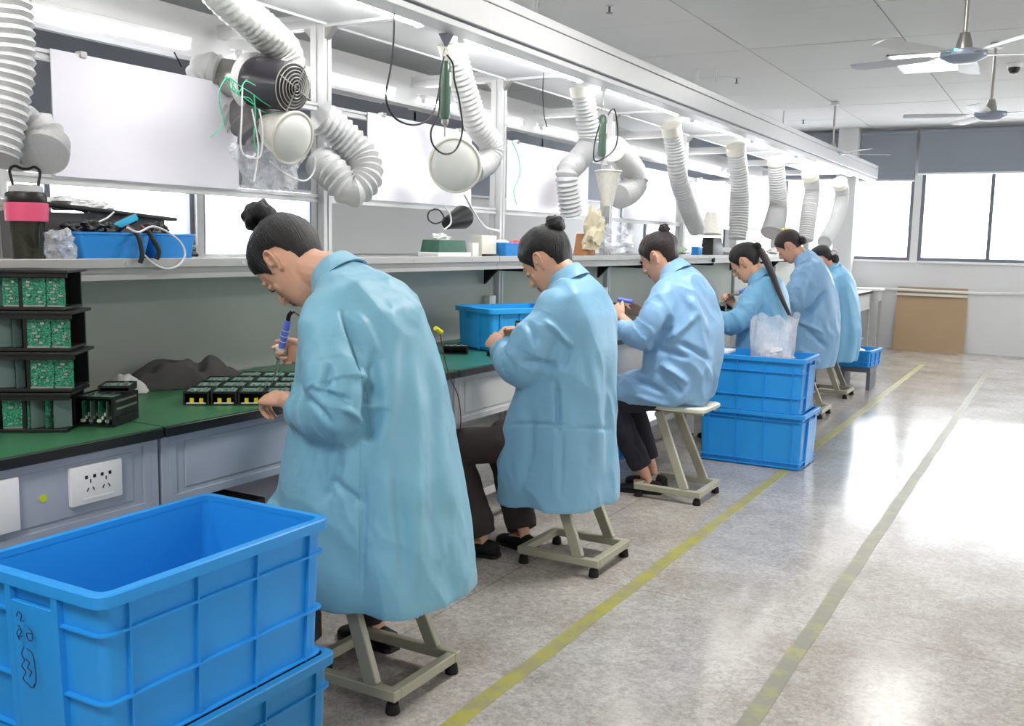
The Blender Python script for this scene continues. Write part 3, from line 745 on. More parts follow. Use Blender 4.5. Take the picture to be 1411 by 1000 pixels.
def crumple(name, label, cat, c, sx, sy, sz, mt, seed=0, amp=.35, n=14, freq=2.2, parent=None):
    rs = []; mb = MB()
    for i in range(1, n):
        tt = math.pi*i/n
        rs.append([V((math.sin(tt)*math.cos(2*math.pi*j/(2*n)), math.sin(tt)*math.sin(2*math.pi*j/(2*n)), -math.cos(tt))) for j in range(2*n)])
    rs2 = []
    for r_ in rs:
        q = []
        for p in r_:
            d = 1+amp*(noise.noise(p*freq+V((seed, 3, 1)))+.6*abs(noise.noise(p*freq*2.3+V((seed, 9, 4)))))
            q.append(V((p.x*sx*d, p.y*sy*d, max(p.z*d, -1)*sz))+V(c))
        rs2.append(q)
    o = mb.rings(rs2).build(name, mt, parent, smooth=False)
    if parent is None: tag(o, label, cat)
    return o
crumple('white_part', 'heap of crumpled white packaging lying in the shallow far crate', 'packaging', (-1.76, 9.88, .32), .10, .13, .07, M_white, 3)
# plastic bag standing in the far stack
def bag(name, label, c, w, d, h, mt, seed, flare=.25, ang=0):
    t = thing(name, label, 'bag', c); rs = []
    for i in range(15):
        q = i/14; ring = []
        for j in range(40):
            a = 2*math.pi*j/40
            k = 1+flare*q*(.5+.9*noise.noise(V((math.cos(a)*1.3, math.sin(a)*1.3, seed))))+.16*noise.noise(V((math.cos(a)*3, math.sin(a)*3, q*3+seed)))
            zz = q*h*(1+.28*q*noise.noise(V((math.cos(a)*1.8, math.sin(a)*1.8, seed+5))))
            ring.append(V((c[0]+w/2*k*math.cos(a), c[1]+d/2*k*math.sin(a), c[2]+zz)))
        rs.append(ring)
    MB().rings(rs, True, False).build('bag_film', mt, t, smooth=False)
    return t
bag('plastic_bag', 'crumpled clear plastic bag sticking up out of the upper far crate', (-1.585, 6.12, .50), .22, .22, .40, M_film2b, 4, flare=.5)
for k, (dx, dy, dz) in enumerate(((-.03, 0, .04), (.05, .04, .05), (0, -.05, .10))):
    crumple('wrapped_part', 'white wrapped part inside the clear bag, '+('lower left', 'lower right', 'uppermost')[k], 'part', (-1.585+dx, 6.12+dy, .60+dz), .075, .055, .05, M_white, 5+k)['group'] = 'wrapped parts in the clear bag'
t = thing('white_tray', 'white foam tray lying across the near corner of the upper far crate', 'tray', (-1.86, 6.0, .684))
MB().box((-1.88, 6.0, .695), (.16, .16, .018)).build('tray_slab', M_white, t, bev=.004)
# white label on the bench crate
p0 = at(658, 455, x=-2.47)
bc = [o for o in bpy.data.objects if o.name.startswith('crate') and o.get('label', '').startswith('small light blue crate')][0]
lb = MB().bb(-.03, .045, -.1885, -.186, .06, .135).build('paper_label', mat('printed_label', (.86, .86, .88), .6, var=.0), bc, local=False); lb['label'] = 'white printed paper label'
pr_ = MB()
random.seed(11)
for i in range(6):
    for j in range(4):
        pr_.bb(-.026+.0115*i, -.019+.0115*i, -.1892, -.1885, .066+.017*j, .066+.017*j+random.uniform(.004, .011))
pr_.build('label_print', mat('label_grey_print', (.55, .52, .60), .6), lb, local=False)['kind'] = 'stuff'

# ================================================================== HOSES AND EXTRACTION
def hose(label, pts, r, mt=M_hose, x=-2.7, crush=.012, amp=.07, pitch=.026, name='duct_hose', cuff=True, seed=0):
    P = [at(a, b, x=(c[0] if c else x)) for a, b, *c in pts]
    t = thing(name, label, 'hose', P[0])
    hose_mb(P, r, pitch, amp, 24, crush, seed).build('hose_sleeve', mt, t, smooth=True)
    if cuff:
        rr = r(0) if callable(r) else r
        d = (P[1]-P[0]).normalized()
        MB().cyl(P[0]-d*.02, P[0]+d*.05, rr*1.08, n=24).build('hose_collar', M_cream, t, smooth=True)
    return t
hose('grey corrugated duct hose hanging along the left edge of the view', [(8, -60), (10, 20), (12, 90), (4, 150), (-8, 215)], .066, crush=.03)
hose('short curled grey duct hose above the pink-banded bottle', [(4, 225, -2.8), (14, 185, -2.8), (42, 178, -2.74), (62, 196, -2.7), (60, 214, -2.66)], .062, cuff=False, amp=.12, seed=2)
hose('silver foil hose coming down from above onto the duct fan', [(285, -40), (315, 2), (352, 34), (388, 66), (398, 92)], .070, M_foil, crush=.07, amp=.03, x=-2.74, seed=4)
hose('grey hose elbow bending off the back of the duct fan', [(300, 98, -2.96), (284, 96, -3.0), (278, 118, -3.04), (292, 150, -3.02), (325, 170, -2.95)], .062, cuff=False, seed=5)
hose('dark corrugated hose end above the round funnel hood', [(345, 150, -2.86), (346, 175, -2.82), (362, 196, -2.78)], .070, mat('dark_grey_hose', (.45, .44, .44), .6, bump=.4), cuff=False, amp=.13, pitch=.03)
hose('thick grey hose looping out from behind the front aluminium post', [(440, 160, -2.86), (470, 184, -2.82), (497, 214, -2.76), (504, 243, -2.72), (484, 262, -2.74), (458, 238, -2.82), (440, 222, -2.9)], .070, cuff=False, amp=.10, pitch=.03)
hose('pale hose hanging behind the nearer electric screwdriver', [(622, 62), (630, 90), (642, 130), (656, 170), (676, 198), (672, 222), (650, 236)], .062, x=-2.68, amp=.06)
hose('pale hose dropping over the second worker behind the farther screwdriver', [(800, 118), (808, 160), (810, 200), (796, 222), (782, 238), (784, 268), (788, 296)], .066, x=-2.68, amp=.10)
hose('short fan-shaped hose bend beside the farther screwdriver', [(846, 205), (862, 222), (876, 245), (868, 262), (852, 270)], .078, x=-2.68, amp=.15, cuff=False, pitch=.04)
hose('long pale hose sweeping right above the third worker', [(925, 176), (929, 200), (934, 240), (946, 280), (960, 316)], .070, x=-2.66, amp=.05)
hose('straight ribbed hose hanging above the ponytailed worker', [(1014, 204), (1018, 240), (1020, 285), (1016, 330)], .078, x=-2.62, amp=.08)
hose('ribbed hose widening downwards beyond the ponytailed worker', [(1069, 220), (1071, 250), (1072, 285), (1064, 322)], lambda q: .078+.03*q*q, x=-2.6, amp=.08)
hose('hose hanging above the worker with the yellow hair clip', [(1116, 240), (1119, 262), (1114, 300), (1110, 332)], .085, x=-2.58, amp=.05)
hose('farthest curved hose at the end of the gantry', [(1157, 252), (1160, 270), (1152, 305), (1136, 334)], .085, x=-2.56, amp=.05)
# duct fan
A, B = at(306, 106, x=-2.99), at(407, 121, x=-2.60); ax = (B-A).normalized(); L = (B-A).length
t = thing('duct_fan', 'round inline duct fan with black motor and wire grille at the front post', 'fan', A)
MB().lathe([(.072, 0), (.074, L*.36), (.085, L*.37), (.086, L*.40)], A, ax, 36).build('duct_sleeve', M_chrome, t, smooth=True)
MB().lathe([(.086, L*.40), (.112, L*.42), (.112, L*.47), (.09, L*.48)], A, ax, 36).build('flange', M_white, t, smooth=True)
MB().lathe([(.094, L*.47), (.096, L*.52), (.093, L*.9), (.088, L*.97), (.07, L*.975)], A, ax, 36).build('motor_case', mat('fan_black', (.17, .16, .18), .3), t, smooth=True)
u = ax.orthogonal().normalized(); w = ax.cross(u)
for q in range(6):
    a = q*math.pi/3+.3
    p = A+ax*L*.6+(u*math.cos(a)+w*math.sin(a))*.0945
    MB().cyl(p, p+(u*math.cos(a)+w*math.sin(a))*.004, .005, n=8).build('motor_screw', M_chrome, t)
MB().lathe([(.03, L*.97), (.028, L*1.0), (.01, L*1.005)], A, ax, 20).build('fan_hub', M_black, t, smooth=True)
for k in range(7):
    rr = .014+.0125*k; zz = L*1.02-.00*k
    pts = [A+ax*(zz-.0006*k*k)+(u*math.cos(q*math.pi/18)+w*math.sin(q*math.pi/18))*rr for q in range(36)]
    MB().tube(pts, .0024, 6, closed=True).build('grille_ring', M_chrome, t, smooth=True)
for a in (.4, .4+math.pi/2):
    d = u*math.cos(a)+w*math.sin(a)
    MB().cyl(A+ax*(L*1.01)-d*.094, A+ax*(L*1.01)+d*.094, .0028, n=6).build('grille_bar', M_chrome, t)
# funnel hoods
def hood(label, c, axis, r, r2, l, mt=M_hood, ring=True):
    t = thing('extraction_hood', label, 'hood', c); axis = V(axis).normalized()
    MB().lathe([(r, 0), (r*.97, .006), (r2*1.5, l*.6), (r2, l), (r2*.96, l), (r2*1.42, l*.6), (r*.93, .008), (r*.96, .001)], c, axis, 40, False, False).build('funnel', mt, t, smooth=True)
    u = V(axis).orthogonal().normalized(); w = V(axis).cross(u)
    MB().tube([V(c)+(u*math.cos(q*math.pi/20)+w*math.sin(q*math.pi/20))*r for q in range(40)], .006, 8, closed=True).build('funnel_rim', M_cream, t, smooth=True)
    if ring: MB().lathe([(r*.01, -.034), (r*.35, -.031), (r*.65, -.022), (r*.85, -.010), (r*.95, .001), (r*.93, .004), (r*.01, .004)], c, axis, 36, True, True).build('filter_disc', mat('filter_disc', (.86, .86, .84), .7), t, smooth=True)
    return t
hood('round white funnel hood tied in clear film below the duct fan', at(403, 190, x=-2.62), at(350, 168, x=-2.84)-at(403, 190, x=-2.62), .098, .05, .16)
hood('round translucent hood behind the nearer electric screwdriver', at(627, 228, x=-2.62), at(668, 214, x=-2.78)-at(627, 228, x=-2.62), .128, .06, .17, ring=True)
hood('small white cone hood under the farther screwdriver', at(838, 236, x=-2.62), (0, 0, -1), .085, .035, .22, ring=False)
hood('white cone hood hanging beside the straight ribbed hose', at(978, 322, x=-2.7), (0, .1, 1), .10, .04, .18, ring=False)
crumple('plastic_wrap', 'loose clear plastic film gathered under the duct fan behind the first worker', 'film', at(372, 225, x=-2.80), .10, .13, .12, M_film2, 8, .6)
t = thing('dark_funnel', 'dark conical extraction mouth under the panel rail above the tissue box', 'hood', at(640, 300, x=-2.72))
a_, b_ = at(640, 298, x=-2.72), at(604, 312, x=-2.72)
MB().lathe([(.055, 0), (.06, .02), (.035, .14), (.03, .17), (.025, .17)], a_, (b_-a_), 24).build('funnel', M_black, t, smooth=True)
t = thing('dark_funnel', 'black box-shaped extraction mouth with cables on the shelf beside the blue cup', 'hood', at(980, 350, x=-2.72))
c_ = at(981, 343, x=-2.72); MB().box((c_.x, c_.y, 1.268+.075), (.12, .30, .148), top=.8).build('mouth_body', M_black, t, bev=.006)
# electric screwdrivers hanging from the fascia
def screwdriver(label, px, pt, pb, x):
    a, b = at(px, pt, x=x), at(px, pb, x=x); b = V((a.x, a.y, b.z)); L = a.z-b.z
    t = thing('electric_screwdriver', label, 'screwdriver', (a.x, a.y, a.z))
    M_g = mat('screwdriver_green_grey', (.32, .42, .36), .3, .2)
    MB().lathe([(.012, 0), (.022, .012), (.024, .05), (.025, L*.5), (.023, L*.55), (.026, L*.85), (.021, L*.93), (.012, L*.95)], a, (0, 0, -1), 24).build('driver_body', M_g, t, smooth=True)
    MB().lathe([(.016, L*.93), (.016, L*1.0), (.010, L*1.03), (.005, L*1.04), (.004, L*1.22)], a, (0, 0, -1), 16).build('chuck', M_chrome, t, smooth=True)
    MB().tube(spline([a+V((-.012, 0, 0)), a+V((-.014, 0, .03)), a+V((0, 0, .055)), a+V((.014, 0, .03)), a+V((.012, 0, 0))], .004), .0028, 6).build('hanger_ring', M_chrome, t, smooth=True)
    MB().bar(a+V((.026, 0, -.05)), a+V((.026, 0, -.11)), .012, .006).build('trigger', M_cream, t, bev=.002, seg=1)
    return t, a, b
t, a, b = screwdriver('green electric screwdriver hanging nearest, at the front fascia with looped black cable', 614, 84, 170, -2.46)
MB().tube([a+V((0, 0, .052)), V((a.x, a.y, ZT-.02))], .004, 8).build('hanging_strap', M_white, t, smooth=True)
MB().add([(a.x-.02, a.y-.03, ZT-.024), (a.x+.02, a.y-.03, ZT-.024), (a.x, a.y, ZT-.085), (a.x-.02, a.y+.03, ZT-.024), (a.x+.02, a.y+.03, ZT-.024), (a.x, a.y+.004, ZT-.085)], [(0, 1, 2), (3, 5, 4), (0, 3, 4, 1), (1, 4, 5, 2), (0, 2, 5, 3)]).build('strap_hook', M_frame, t)
def C(pts, x): return [at(a, b, x=x) for a, b in pts]
cable('power_cable', [V((at(543, 14, x=-2.44).x, at(543, 14, x=-2.44).y, ZT-.02))]+C([(542, 60), (538, 95), (532, 135), (545, 163), (572, 172), (594, 160), (604, 130), (608, 95), (612, 78)], -2.45), .0042, M_cable, 'thin black cable hanging in a deep loop from the fascia to the nearer screwdriver')
cable('power_cable', C([(616, 76), (624, 88), (626, 110), (633, 140), (637, 180), (628, 206), (612, 212), (597, 200), (594, 180), (604, 158), (606, 120)], -2.44), .0042, M_cable, 'black cable ring looping under the nearer screwdriver')
t, a, b = screwdriver('green electric screwdriver hanging farther along, above the second worker', 831, 158, 220, -2.46)
MB().tube([a+V((0, 0, .052)), V((a.x, a.y, ZT-.02))], .004, 8).build('hanging_strap', M_white, t, smooth=True)
cable('power_cable', C([(838, 158), (846, 150), (851, 175), (849, 200), (838, 214), (820, 222), (819, 200), (826, 172)], -2.44), .0045, M_cable, 'black cable looped round the farther screwdriver')
cable('power_cable', C([(749, 100), (748, 130), (750, 160), (755, 178)], -2.5), .003, M_cable, 'thin straight cable hanging between the two screwdrivers')
# wires around the duct fan and green string
M_green = mat('green_string', (.25, .80, .60), .6)
cable('green_string', C([(313, 104), (302, 125), (304, 150), (309, 168), (300, 180), (290, 190)], -2.72), .0022, M_green, 'frayed green string dangling left of the duct fan', 'string')
cable('green_string', C([(310, 106), (322, 112), (320, 124), (332, 132), (345, 136), (352, 148), (366, 155)], -2.70), .0022, M_green, 'green string tied round the base of the duct fan', 'string')
cable('green_string', C([(706, 196), (714, 215), (716, 240), (708, 262), (712, 282)], -2.7), .0022, M_green, 'pale green string hanging in front of the second white panel', 'string')
for k, pp in enumerate(([(316, 106), (330, 118), (346, 128), (362, 140), (380, 150), (398, 152)], [(318, 110), (326, 126), (344, 140), (352, 146)], [(350, 130), (352, 160), (350, 190), (356, 214)], [(312, 108), (318, 122), (330, 126), (338, 112), (352, 118)])):
    cable('green_string', C(pp, -2.69+.004*k), .0020, M_green, 'frayed green string around the base of the duct fan, '+ORD[k]+' loose strand', 'string', group='green strings at the duct fan')
for k, (pts, lb) in enumerate((([(334, 118), (333, 160), (332, 205), (345, 218), (352, 212)], 'white cable dropping from the duct fan, leftmost of the bundle'),
        ([(347, 150), (352, 175), (356, 205), (350, 250)], 'white cable in the bundle under the duct fan, ending lowest'),
        ([(357, 150), (362, 180), (358, 216), (340, 214)], 'white cable curling back at the film under the duct fan'),
        ([(372, 222), (395, 240), (420, 249), (433, 235), (434, 215)], 'grey cable arcing right below the round funnel hood'))):
    cable('white_cable', C(pts, -2.68), .0034, M_wcable, lb)
cable('white_cable', C([(640, 268), (652, 290), (668, 312), (688, 318)], -2.7), .006, M_wcable, 'grey-white cable dropping beside the tissue box')
cable('black_cable', C([(600, 288), (591, 292), (590, 302), (600, 308), (612, 302), (606, 290), (598, 288)], -2.7), .004, M_cable, 'black cable coil beside the dark funnel')
cable('white_cable', C([(612, 284), (620, 295), (621, 308), (612, 316)], -2.66), .004, M_wcable, 'short white cable beside the dark funnel')
cable('white_clip_cord', C([(240, 72), (246, 84), (250, 92)], -2.97), .003, M_cable, 'small spring clip hanging from the rear lamp', 'clip')

# ================================================================== SHELF ITEMS
ZS = 1.2685
# tumbler with pink band
bx_, by_ = at(37, 300, x=-2.70).x, at(37, 300, x=-2.70).y
t = thing('drinking_bottle', 'smoked clear drinking bottle with pink rubber band and black carrying loop', 'bottle', (bx_, by_, ZS))
r_ = .052
MB().lathe([(r_*.78, 0), (r_*.82, .004), (r_*1.0, .155), (r_*.97, .155), (r_*.79, .008), (.002, .008)], (bx_, by_, ZS), n=32, capa=True, capb=False).build('bottle_body', M_smoke, t, smooth=True)
MB().lathe([(.001, .01), (r_*.76, .01), (r_*.84, .075), (.001, .076)], (bx_, by_, ZS), n=28).build('drink', mat('dark_tea', (.12, .13, .10), .2), t, smooth=True)
MB().lathe([(r_*1.02, .112), (r_*1.12, .113), (r_*1.16, .165), (r_*1.02, .168)], (bx_, by_, ZS), n=32, capa=False, capb=False).build('pink_band', mat('pink_rubber', (.88, .33, .48), .5), t, smooth=True)
MB().lathe([(r_*1.06, .166), (r_*1.1, .170), (r_*1.08, .192), (r_*.98, .198), (.001, .199)], (bx_, by_, ZS), n=32).build('lid', M_black, t, smooth=True)
MB().lathe([(r_*.92, .198), (r_*.90, .214), (r_*.6, .219), (.001, .219)], (bx_, by_, ZS), n=24).build('lid_insert', mat('clear_lid', (.75, .75, .75), .2), t, smooth=True)
hp = [(-.030, .20), (-.036, .23), (-.040, .26), (-.026, .272), (-.010, .266), (.010, .266), (.026, .272), (.040, .26), (.036, .23), (.030, .20)]
MB().tube(spline([V((bx_+a*.3, by_+a, ZS+b)) for a, b in hp], .004), .0042, 8).build('carry_loop', M_black, t, smooth=True)
# blue tool bins
def bin_(name, label, cx, cy, L, W, H, mt=M_blueD, z=ZS, ang=90):
    t = thing(name, label, 'bin', (0, 0, 0))
    hx, hy = L/2, W/2; k = .82
    MB().rings([rrect(0, 0, hx*k, hy*k, .012, 0), rrect(0, 0, hx*k+.002, hy*k+.002, .014, .004), rrect(0, 0, hx-.004, hy-.004, .014, H-.008), rrect(0, 0, hx, hy, .016, H-.006), rrect(0, 0, hx, hy, .016, H),
                rrect(0, 0, hx-.006, hy-.006, .012, H), rrect(0, 0, (hx-.006)*k, (hy-.006)*k, .01, .005)]).build('bin_shell', mt, t, smooth=True)
    t.location = (cx, cy, z); t.rotation_euler = (0, 0, R(ang)); return t
bin_('tool_bin', 'larger blue plastic bin of tools on the shelf beside the pink-banded bottle', -2.70, 2.105, .27, .15, .085)
bin_('tool_bin', 'smaller blue plastic bin with plier handles hanging over its edge', -2.70, 2.345, .17, .15, .085)
def tool(name, label, cat, pts, r, mt, tip=None, flat=.6):
    t = thing(name, label, cat, pts[0])
    MB().tube(spline(pts, .006), r, 10, flat=flat).build('handle', mt, t, smooth=True)
    return t
def P(px, py, x=-2.66): return at(px, py, x=x)
for (p, lb) in (([(186, 318), (192, 330), (196, 350), (193, 362)], 'left'), ([(204, 318), (212, 332), (219, 345), (216, 357)], 'right')):
    t = thing('pliers', 'black-handled pliers hanging over the smaller blue bin, %s one of the two' % lb, 'pliers', P(*p[0], -2.615))
    pts = [P(a, b, [-2.622, -2.60, -2.582, -2.582][i]) for i, (a, b) in enumerate(p)]
    MB().tube(spline(pts, .004), .0075, 10).build('handle', M_rubber, t, smooth=True)
    MB().bar(pts[0], pts[0]+V((-.03, -.006, .018)), .010, .006).build('pivot_head', mat('reddish_steel', (.55, .28, .26), .4, .5), t, bev=.002, seg=1)
t = thing('utility_knife', 'black utility knife with cyan grip sticking out of the larger blue bin', 'knife', P(165, 312))
a_, b_ = P(142, 322, -2.70), P(186, 300, -2.66); d_ = (b_-a_).normalized()
MB().bar(a_, b_, .018, .030, (0, 0, 1)).build('knife_body', M_black, t, bev=.005)
MB().bar(a_+d_*.035+V((.010, 0, .006)), b_+V((.010, 0, .004)), .010, .022).build('grip', mat('cyan_grip', (.22, .72, .88), .4), t, bev=.003)
cable('white_cable', [P(*q, -2.585) for q in ((175, 313), (190, 320), (210, 312), (232, 320), (250, 335), (255, 352), (245, 366), (228, 370), (210, 362), (198, 350))], .0035, M_wcable, 'white cable looping out of the smaller blue bin over the shelf edge')
cable('white_cable', [P(*q, -2.70) for q in ((118, 312), (135, 306), (148, 300), (157, 292))], .003, M_wcable, 'short white cable rising from the larger blue bin')
for k, (a, b, s_) in enumerate(((100, 312, .03), (122, 309, .035), (150, 312, .03), (208, 314, .025), (222, 313, .02))):
    q = P(a, b+4, -2.70); crumple('small_tool', 'dark tool end poking out of the blue bins, '+ORD[k]+' from the left', 'tool', q, s_, s_*1.3, .022, M_black, 20+k, .5)['group'] = 'odds and ends in the blue bins'
# dark bag and crumpled cloth behind the bins
t = thing('dark_box', 'open dark grey box behind the blue bins', 'box', (-2.86, 2.15, ZS))
MB().rings([rrect(-2.86, 2.17, .06, .27, .01, ZS), rrect(-2.86, 2.17, .062, .275, .01, ZS+.145), rrect(-2.86, 2.17, .056, .269, .008, ZS+.145), rrect(-2.86, 2.17, .054, .264, .008, ZS+.006)]).build('box_shell', mat('grey_box', (.36, .36, .35), .6), t, smooth=True)
MB().bar((-2.80, 1.88, ZS+.175), (-2.78, 2.46, ZS+.135), .05, .012).build('black_strip', M_black, t, bev=.003)
for k, (yy, zz, s_) in enumerate(((1.95, .17, .09), (2.08, .175, .07), (2.2, .165, .06))):
    crumple('crumpled_cloth', 'crumpled white cloth on top of the dark box, '+('closest to the pink-banded bottle', 'middle one of three', 'farthest right')[k], 'cloth', (-2.85, yy, ZS+zz), .05, s_, .022, M_white, 30+k, .5)['group'] = 'white cloths on the dark box'
crumple('plastic_wrap', 'small crumpled clear wrapper between bottle and blue bins', 'film', P(80, 340, -2.66), .035, .045, .045, M_film2, 40, .6)
crumple('cable_heap', 'small heap of black cable ends at the right of the blue bins', 'cable', P(248, 347, -2.68), .03, .06, .018, M_black, 41, .8)
# tissue box and mid shelf things
ty = (at(590, 350, x=-2.72).y+at(640, 350, x=-2.72).y)/2
t = thing('tissue_box', 'green and white tissue box on the middle of the shelf', 'box', (-2.72, ty, ZS))
MB().bb(-2.79, -2.67, ty-.15, ty+.15, ZS, ZS+.022).build('white_base', M_white, t, bev=.002)
MB().box((-2.73, ty-.01, ZS+.052), (.11, .26, .06), top=.92, topy=.9).build('green_carton', mat('dark_green_card', (.20, .38, .31), .5, var=.35, vscale=30), t, bev=.002)
crumple('tissue', '', '', (-2.73, ty-.04, ZS+.09), .02, .06, .022, M_white, 50, .7, parent=t)
q = at(650, 340, x=-2.70); t = thing('white_box', 'small white switch box beside the tissue box', 'box', (-2.70, q.y, ZS)); MB().box((-2.70, q.y, ZS+.035), (.05, .06, .07)).build('box_body', M_white, t, bev=.004)
q = at(661, 340, x=-2.72); t = thing('cream_box', 'upright cream-coloured box between tissue box and blue bin', 'box', (-2.72, q.y+.03, ZS)); MB().box((-2.72, q.y+.04, ZS+.055), (.07, .15, .11)).build('box_body', M_cream, t, bev=.003)
q = at(700, 345, x=-2.70)
bin_('parts_bin', 'blue bin with red and white things on the shelf left of the second worker\'s head', -2.70, q.y+.02, .34, .14, .075)
crumple('red_tool', 'red handled thing lying in the second blue bin', 'tool', (-2.70, q.y+.10, ZS+.07), .02, .07, .018, mat('red_plastic', (.85, .18, .22), .4), 51, .3)
crumple('white_packet', 'white rounded thing lying in the second blue bin', 'part', (-2.70, q.y-.07, ZS+.07), .03, .05, .02, M_white, 52, .3)
q = at(678, 352, x=-2.63); t = tag(MB().box((-2.64, q.y, ZS+.007), (.03, .13, .014)).build('black_case', M_black, bev=.004), 'flat black case at the shelf edge under the second blue bin', 'case')
q = at(808, 330, x=-2.72); t = thing('brown_bag', 'orange-brown paper bag standing on the shelf behind the second worker', 'bag', (-2.72, q.y, ZS))
MB().box((-2.73, q.y, ZS+.07), (.08, .18, .14), top=.75).build('bag_body', mat('kraft_orange', (.72, .50, .34), .7, var=.2), t, bev=.006)
crumple('cream_cloth', 'cream gauze bag hanging right of the orange-brown bag', 'cloth', at(818, 318, x=-2.66), .05, .09, .12, mat('cream_cloth', (.88, .84, .72), .8), 54, .6)
crumple('white_bag', 'white plastic bag on the shelf beyond the third post', 'bag', at(852, 330, x=-2.70), .06, .20, .09, M_film, 55, .6)
t = bin_('blue_cup', 'small blue cup on the shelf beside the black mouth box', -2.66, at(960, 345, x=-2.66).y, .13, .07, .07)
for k, (px, s_) in enumerate(((905, .09), (935, .10), (1000, .08), (1045, .14), (1066, .12))):
    q = at(px, 345, x=-2.72); mt_ = [M_white, mat('pale_green_card', (.72, .80, .72), .6), M_white, mat('pink_wrap', (.90, .72, .72), .7), M_white][k]
    nm = ['white wrapped bundle', 'pale green carton', 'pile of white wires', 'pale pink wrapped bundle', 'white packet'][k]
    crumple('wrapped_bundle', nm+' on the far part of the shelf, '+ORD[k]+' beyond the third worker', 'bundle', (-2.72, q.y, ZS+.035), .06, s_, .035, mt_, 60+k, .35)

# ================================================================== CIRCUIT TRAYS AND MODULES ON THE BENCH
random.seed(5)
def tray(z, cx, cy, ang, label, pattern, plate=True):
    """black carrier with upright green circuit boards"""
    t = thing('circuit_tray', label, 'tray', (0, 0, 0), 'stacked circuit trays')
    W, D, H = .36, .17, .112
    MB().bb(-W/2, W/2, -D/2, D/2, 0, .008).build('bottom_plate', M_black, t, bev=.001, seg=1, local=False)
    MB().bb(-W/2-.012, W/2+.016, -D/2-.012, D/2, H-.010, H-.002).build('top_plate', M_black, t, bev=.001, seg=1, local=False)
    MB().bb(-W/2, W/2, D/2-.012, D/2-.002, .008, H-.010).build('back_wall', M_black, t, local=False)
    MB().bb(-W/2+.004, W/2+.012, -D/2-.006, -D/2+.002, H-.022, H-.010).build('front_edge', M_black, t, local=False)
    for x in (-W/2+.006, .066):
        MB().bb(x-.005, x+.005, -D/2+.01, D/2-.02, .008, H-.010).build('pillar', M_black, t, local=False)
    for (x, w, a, kind) in pattern:
        b = MB(); rot = Matrix.Rotation(R(a), 3, 'Z')
        b.box((x, -D/2+.012+w/2*abs(math.sin(R(a))), .008+.040), (w, .0016, .078), rot)
        o = b.build('circuit_board', M_pcb if kind else M_pcbback, t, local=False)
        if kind:
            c_ = MB()
            for i in range(7):
                c_.box(V((x, -D/2+.012+w/2*abs(math.sin(R(a))), .022+.009*i))+rot @ V((random.uniform(-.3, .3)*w, -.003, 0)), (random.uniform(.005, .012), .004, random.uniform(.003, .007)), rot)
            c_.box(V((x, -D/2+.012+w/2*abs(math.sin(R(a))), .011))+rot @ V((0, -.002, 0)), (w*.9, .003, .004), rot)
            e = c_.build('solder_parts', M_chrome, o, local=False); e['kind'] = 'stuff'
    t.location = (cx, cy, z); t.rotation_euler = (0, 0, R(ang)); return t
patA = [(-.045, .055, 4, 1), (.005, .05, 38, 0), (.044, .050, 12, 1), (.100, .060, 3, 1), (.157, .050, -4, 1)]
patB = [(-.045, .055, 6, 1), (.0, .05, 28, 0), (.040, .030, 62, 0), (.099, .064, 3, 1), (.158, .052, -6, 1)]
patC = [(-.041, .055, 6, 1), (.043, .068, 8, 1), (.100, .05, 44, 0), (.132, .04, 60, 1), (.162, .05, 40, 0)]
TW = ['bottom tray of the stack of black circuit trays on the near bench', 'circuit tray second from the bottom of the stack', 'circuit tray second from the top of the stack', 'topmost circuit tray of the stack, just under the shelf']
c0 = V((-2.50, 1.66, .801))
for k, (dx, pat) in enumerate(((-.02, patC), (.0, patB), (-.006, patB), (-.016, patA))):
    tray(.801+.1125*k, -2.565+dx*.6, 1.69+dx*.5, 37, TW[k], pat)
tag(MB().box((-2.60, 1.86, 1.2555), (.05, .06, .004)).build('black_tab', M_black), 'small black tab lying on the topmost circuit tray', 'tab') if False else None
